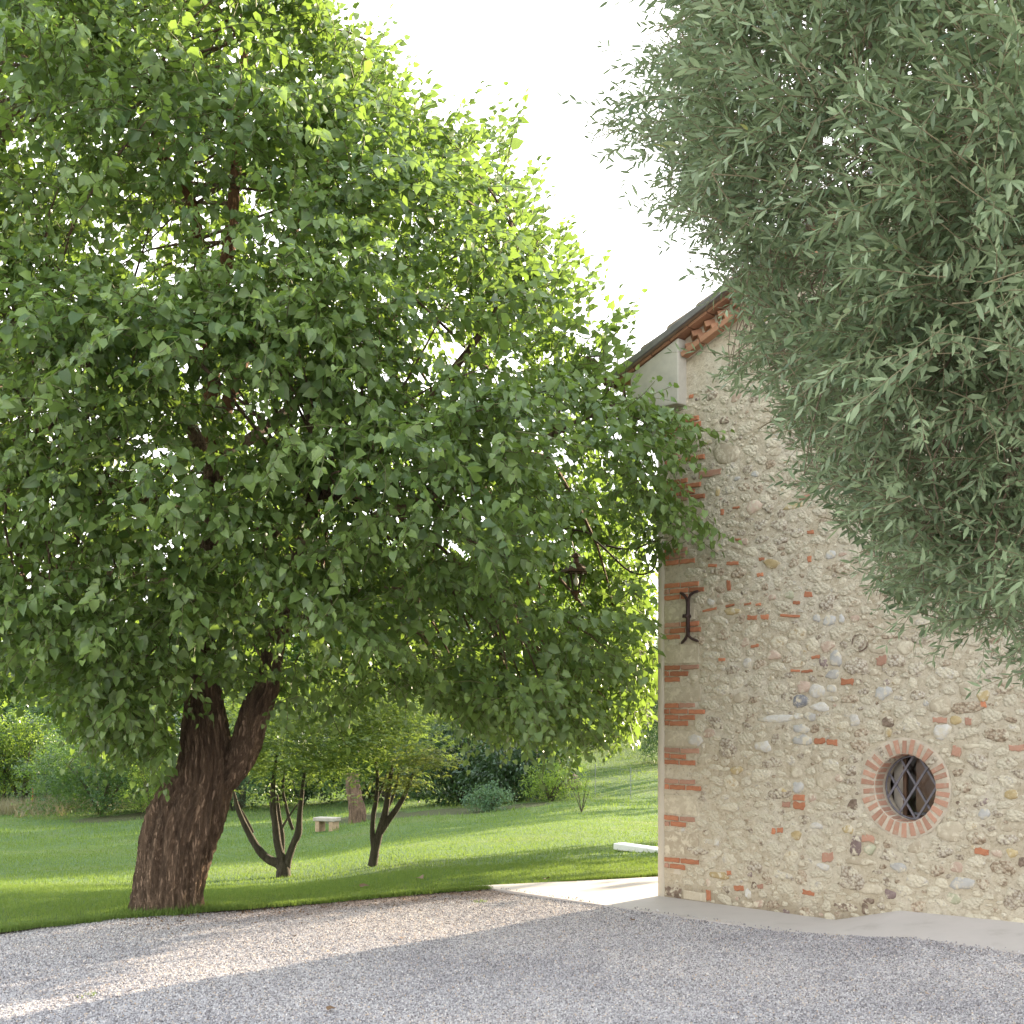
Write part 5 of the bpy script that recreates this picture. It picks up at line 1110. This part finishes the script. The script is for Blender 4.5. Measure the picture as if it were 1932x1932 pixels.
# wood beyond the garden
far = [(-80, 84, 6, 7, 'dense dark tree closing the view at far left'), (90, 92, 6.5, 8, 'broad tree behind the pale young tree'), (270, 86, 6, 7, 'tall tree behind the big trunk'), (430, 94, 6.5, 8, 'rounded tree beyond the splayed maple'), (590, 86, 6, 6.5, 'dark tree beyond the stone bench'), (740, 92, 6.5, 7.5, 'tall tree beyond the bronze maple'), (890, 84, 5.5, 6, 'tree rising behind the dark glossy shrubs'), (1010, 92, 5.5, 6, 'tree at the crest left of the far grassy slope'), (1110, 105, 6, 6, 'small tree above the far grassy slope')]
for i, (px, Y, r_, h, lab) in enumerate(far):
    x = (px-CX)/F*Y; b = Vector((x, Y, gz(x, Y))); shrub('woodland_tree', lab, 'tree', b, (r_*.85, r_*.8, h*.75), 420, [M[('shrub_mid', 'shrub_light', 'shrub_mid', 'conifer_leaf')[i % 4]]], CB, 400+i, .85, .25, 'trees beyond the lawn', (1.2, 2.0))
for i, (px, Y, h) in enumerate([(200, 62, 3.2), (360, 60, 3.0), (520, 60, 2.6), (700, 60, 3.0), (850, 58, 2.8), (40, 66, 3.4), (960, 64, 2.2), (1040, 66, 2.4)]):
    x = (px-CX)/F*Y; b = Vector((x, Y, gz(x, Y))); lab = ['leafy bush behind the wide layered shrub', 'bush behind the big leaning trunk', 'bush seen between the splayed maple stems', 'bush behind the old tree stump', 'tall bush topping the dark glossy shrub', 'bush behind the rusty post', 'bush behind the low light green bush', 'bush left of the leaning rock'][i]
    shrub('tall_bush', lab, 'shrub', b, (3.4, 2.0, h*.8), 300, [M[('shrub_mid', 'shrub_dark')[i % 2]]], CM, 450+i, .8, .08, 'bushes at the back of the lawn', (1.2, 1.9))
# trees behind the house (cast the bands of shade on the lawn)
for i, (x, Y, r_, h, zc, lab) in enumerate([(8.6, 27.3, 2.1, 2.2, 4.4, 'tree behind the house nearest its back corner'), (11.2, 33, 1.6, 2.4, 5.6, 'narrow tree behind the house'), (13, 49.5, 3.6, 3.6, 7.6, 'tall tree far behind the house'), (16, 57, 4.2, 4.0, 8.2, 'tallest tree behind the house'), (19, 66, 4.5, 4.2, 9.0, 'broad tree at the far end of the garden behind the house')]):
    b = Vector((x, Y, gz(x, Y))); shrub('garden_tree', lab, 'tree', b, (r_, r_, h), (45, 90)[i] if i < 2 else 300, [M['shrub_mid']], CB, 500+i, (zc-b.z)/h, .2, 'trees behind the house', (.9, 1.5))
for i, (x, Y, r_, h, zc, lab) in enumerate([(.3, 54, 3.2, 4.2, 5.2, 'tall tree rising beyond the dark glossy shrubs, seen through the big crown'), (-5.5, 57, 3.4, 4.5, 5.5, 'tall tree beyond the bronze maple, seen through the big crown'), (-12, 58, 3.6, 4.5, 5.5, 'tall tree beyond the splayed maple, seen through the big crown'), (4.4, 66, 3.0, 4.6, 6.5, 'tall light green tree above the far grassy slope')]):
    b = Vector((x, Y, gz(x, Y))); shrub('garden_tree', lab, 'tree', b, (r_, r_, h), 330, [M['shrub_mid' if i < 3 else 'shrub_light']], CB, 520+i, (zc-b.z)/h, .2, 'tall trees at the back of the garden', (.9, 1.6))

# stump trunk, bench, rock, posts, kerb
b = g3(675, 1552); t = empty('tree_stump', b, 'old grey tree trunk in the shade beside the stone bench', 'stump')
MB().tube(catmull([b-Vector((0, 0, .1)), b+Vector((-.03, 0, .5)), b+Vector((-.15, 0, 1.1)), b+Vector((-.2, 0, 1.6))], 5), list(np.linspace(.30, .2, 16)), 18, disp=lambda f, th, r_, p: r_*(1+.2*noise.noise(p*4))).build('trunk', M['bark'], t, smooth=True)
b = g3(617, 1569); Yb = b.y; k_ = Yb/F; bench = empty('stone_bench', b, 'small stone slab bench standing on two block legs', 'bench')
rz = Matrix.Rotation(R(-24), 3, 'Z')
MB().box(b+Vector((0, 0, 23.5*k_)), (46*k_, .42, 7*k_), rz).build('seat', M['bench'], bench, bevel=.02)
for sx in (-1, 1): MB().box(b+rz @ Vector((sx*15*k_, 0, 0))+Vector((0, 0, 10*k_)), (9*k_, .36, 20.5*k_), rz).build('leg', M['bench_leg'], bench, bevel=.015)
def rockmesh(c, r_, seed, name):
    import bmesh
    bm = bmesh.new(); bmesh.ops.create_icosphere(bm, subdivisions=3, radius=1)
    for v in bm.verts:
        n_ = 1+.35*noise.noise(v.co*1.3+Vector((seed, 0, 0)))+.1*noise.noise(v.co*4); v.co = Vector((v.co.x*r_[0]*n_, v.co.y*r_[1]*n_, v.co.z*r_[2]*n_))+Vector(c)
    me = bpy.data.meshes.new(name); bm.to_mesh(me); bm.free(); return me
b = g3(1075, 1490); tag(link('rock', rockmesh(b+Vector((0, 0, .25)), (.45, .3, .36), 3, 'rock'), M['rock']), 'dark pointed rock beside the sapling at the foot of the slope', 'rock')
b = g3(61, 1528); k_ = b.y/F; tag(MB().tube([b, b+Vector((.02, 0, 46*k_))], .028, 8).build('fence_post', M['rust_post']), 'rusty iron post standing among dry weeds at far left', 'post')
fence = empty('wire_fence', g3(1054, 1500), 'thin wire fence along the foot of the far slope', 'fence'); fp = []
for px, py in ((1054, 1502), (1123, 1498), (1190, 1514), (1262, 1530)):
    b = g3(px, min(py, 1508)); fp.append(b); MB().tube([b, b+Vector((0, 0, 1.1))], .013, 6).build('post', M['wire'], fence)
for z in (.3, .65, 1.0):
    MB().tube([p+Vector((0, 0, z)) for p in fp], .004, 4, cap=False).build('wire', M['wire'], fence)
a = g3(1168, 1606); b_ = g3(1290, 1612); kb = MB().tube([a+Vector((0, 0, .0)), a.lerp(b_, .04), b_], [.06, .10, .10], 8)
kb = MB(); d = (b_-a); kb.box((a+b_)/2+Vector((0, 0, .035)), (d.length, .24, .11), Matrix.Rotation(math.atan2(d.y, d.x), 3, 'Z')); tag(kb.build('stone_step', M['white_stone'], bevel=.018), 'low white stone strip in the grass beside the house corner', 'kerb')

# ---------------------------------------------------------------- grass
def tuft(rng, n, h, wdt, spread):
    parts = []
    for i in range(n):
        a = rng.uniform(0, 6.28); p = np.array([rng.normal(0, spread), rng.normal(0, spread), -.005]); hh = h*rng.uniform(.5, 1.2); ln = rng.uniform(.1, .9)*hh
        q = np.array([math.cos(a), math.sin(a), 0]); t_ = np.array([-q[1], q[0], 0])*wdt
        parts.append((np.array([p-t_, p+t_, p+q*ln+[0, 0, hh]]), np.array([(0, 1, 2)]), 0, rng.uniform(0, 1)))
    return pack(parts)
r8 = np.random.default_rng(88)
def grass(name, label, n, Y0, Y1_, temps, sc, umin=-.42, umax=.125, near=False, fade=lambda Y: 1.0):
    Y = np.sqrt(r8.uniform(Y0**2, Y1_**2, n)); u = r8.uniform(umin, umax, n); ye = yedge(u); k = (Y > ye+.01); 
    if near: Y = np.where(r8.random(n) < .16, ye+r8.normal(.02, .045, n)+.045*np.sin(u*160)*np.sin(u*57), Y); k = Y > ye-.09
    X = u*Y; s_, t_ = st_of(X, Y); k &= ~((s_ > -.1) & (t_ < .1)) ; k &= ~slabmask(X, Y); k &= soilmask(X, Y) < .7; k &= r8.random(n) < fade(Y); X, Y = X[k], Y[k]; n = len(X)
    P = np.stack([X, Y, terr(X, Y)], -1); me = scatter(name, temps, P, rotz(r8.uniform(0, 6.28, n)), r8.uniform(*sc, n), r8.integers(0, len(temps), n), r8.random(n))
    tag(link(name, me, [M['grass']]), label, 'grass', kind='stuff')
grass('grass', 'short mown grass blades on the near lawn', 52000, 11.6, 19, [tuft(r8, 4, .045, .0025, .018) for _ in range(5)], (.7, 1.3), near=True)
grass('grass', 'mown grass blades on the sloping lawn', 46000, 19, 46, [tuft(r8, 3, .05, .006, .05) for _ in range(5)], (.8, 1.4), fade=lambda Y: np.clip((47-Y)/18, 0, 1))
grass('grass', 'rougher tufts of grass on the far slope and back of the lawn', 24000, 34, 88, [tuft(r8, 3, .09, .012, .12) for _ in range(5)], (.8, 1.5), fade=lambda Y: np.clip((Y-32)/12, 0, 1))
# dry weeds near the rusty post
b = g3(75, 1528); q = r8.normal(0, 1, (500, 2))*[2.6, 2.2]; X = b.x+q[:, 0]; Y = b.y+q[:, 1]; P = np.stack([X, Y, terr(X, Y)], -1)
M['weeds'] = leafmat('dry weeds', (.14, .16, .06), (.30, .24, .15), (.3, .26, .12), .3)
tag(link('dry_weeds', scatter('dry_weeds', [tuft(r8, 14, .55, .012, .12) for _ in range(4)], P, rotz(r8.uniform(0, 6.28, 500)), r8.uniform(.7, 1.3, 500), r8.integers(0, 4, 500), r8.random(500)), [M['weeds']]), 'dry brownish weeds around the rusty post', 'weeds', kind='stuff')

# crumbled leaf litter along the lawn edge, and weeds
nl = 380; ul = r8.uniform(-.30, -.03, nl); Yl = yedge(ul)-np.abs(r8.normal(0, .45, nl))-.01; P = np.stack([ul*Yl, Yl, grz(ul*Yl, Yl)+.012], -1)
lt_ = [pack([(leaf_heart(r8, .3, .5)[0], leaf_heart(r8, .3, .5)[1], 0, .5)]) for _ in range(3)]
tag(link('leaf_litter', scatter('leaf_litter', lt_, P, rotz(r8.uniform(0, 6.28, nl))@roty(r8.normal(0, .5, nl)), r8.uniform(.012, .03, nl), r8.integers(0, 3, nl), r8.random(nl)), [M['brown_leaf']]), 'crumbled brown leaf litter on the gravel along the lawn edge', 'leaf litter', kind='stuff')
for px, py, lab in ((168, 1881, 'small green weed in the gravel at lower left'), (700, 1712, 'tiny green weed in the lit gravel below the maples'), (905, 1702, 'tiny green weed in gravel near the paving tip')):
    Y = (CAMZ+.03)*F/(py-HY); v_, t_, m_, q_ = tuft(r8, 40, .03, .006, .045); me = np_mesh('weed', v_, t_, None, q_); me.materials.append(M['grass']); o = link('weed', me, [], None, ((px-CX)/F*Y, Y, -.03)); tag(o, lab, 'weed', 'weeds in the gravel')
# longer grass round the foot of the big trunk
aa = r8.uniform(0, 6.28, 900); rr2 = r8.uniform(.30, .52, 900); bx = px2(312, 1712, TY); P = np.stack([bx.x+rr2*1.05*np.cos(aa), bx.y+rr2*np.sin(aa), np.zeros(900)], -1); P[:, 2] = terr(P[:, 0], P[:, 1])
tag(link('grass', scatter('grass', [tuft(r8, 4, .085, .0035, .02) for _ in range(4)], P, rotz(aa), r8.uniform(.6, 1.2, 900), r8.integers(0, 4, 900), r8.random(900)), [M['grass']]), 'longer unmown grass round the foot of the big trunk', 'grass', kind='stuff')
# fallen leaves on gravel and lawn
lm = leafmeshes(lambda r_: leaf_heart(r_, .3, .5), M['brown_leaf'], 3, 'fallen leaf')
LV = [(775, 2118-2118+1697, .05), (727, 1676, .09), (800, 1665, .05), (887, 1675, .05), (735, 1680, .05), (1075, 1667, .05)]
spots = [(680, 1678, .09, 'dead brown leaf lying on the shaded lawn nearest the trunk'), (790, 1661, .11, 'dark dead leaf on the lawn midway to the paving'), (617, 1917, .05, 'orange dead leaf on the gravel at the picture bottom'), (757, 1780, .04, 'small brown leaf fragment in the middle of the gravel'), (1193, 1745, .05, 'brown dead leaf on gravel beside the paving edge'), (905, 1690, .05, 'dead leaf on sunlit gravel near the paving tip'), (1033, 1663, .07, 'dead brown leaf on the grass behind the paving')]
for px, py, sz, lab in spots:
    if py < 1682:
        b = g3(px, py)
    else:
        Y = (CAMZ+.045)*F/(py-HY); b = Vector(((px-CX)/F*Y, Y, -.03))
    o = bpy.data.objects.new('fallen_leaf', lm[int(px) % 3]); COL.objects.link(o); o.location = b+Vector((0, 0, .03)); o.scale = (sz*1.2,)*3; o.rotation_euler = (.5, .3, px*.1); tag(o, lab, 'leaf', 'fallen dead leaves')
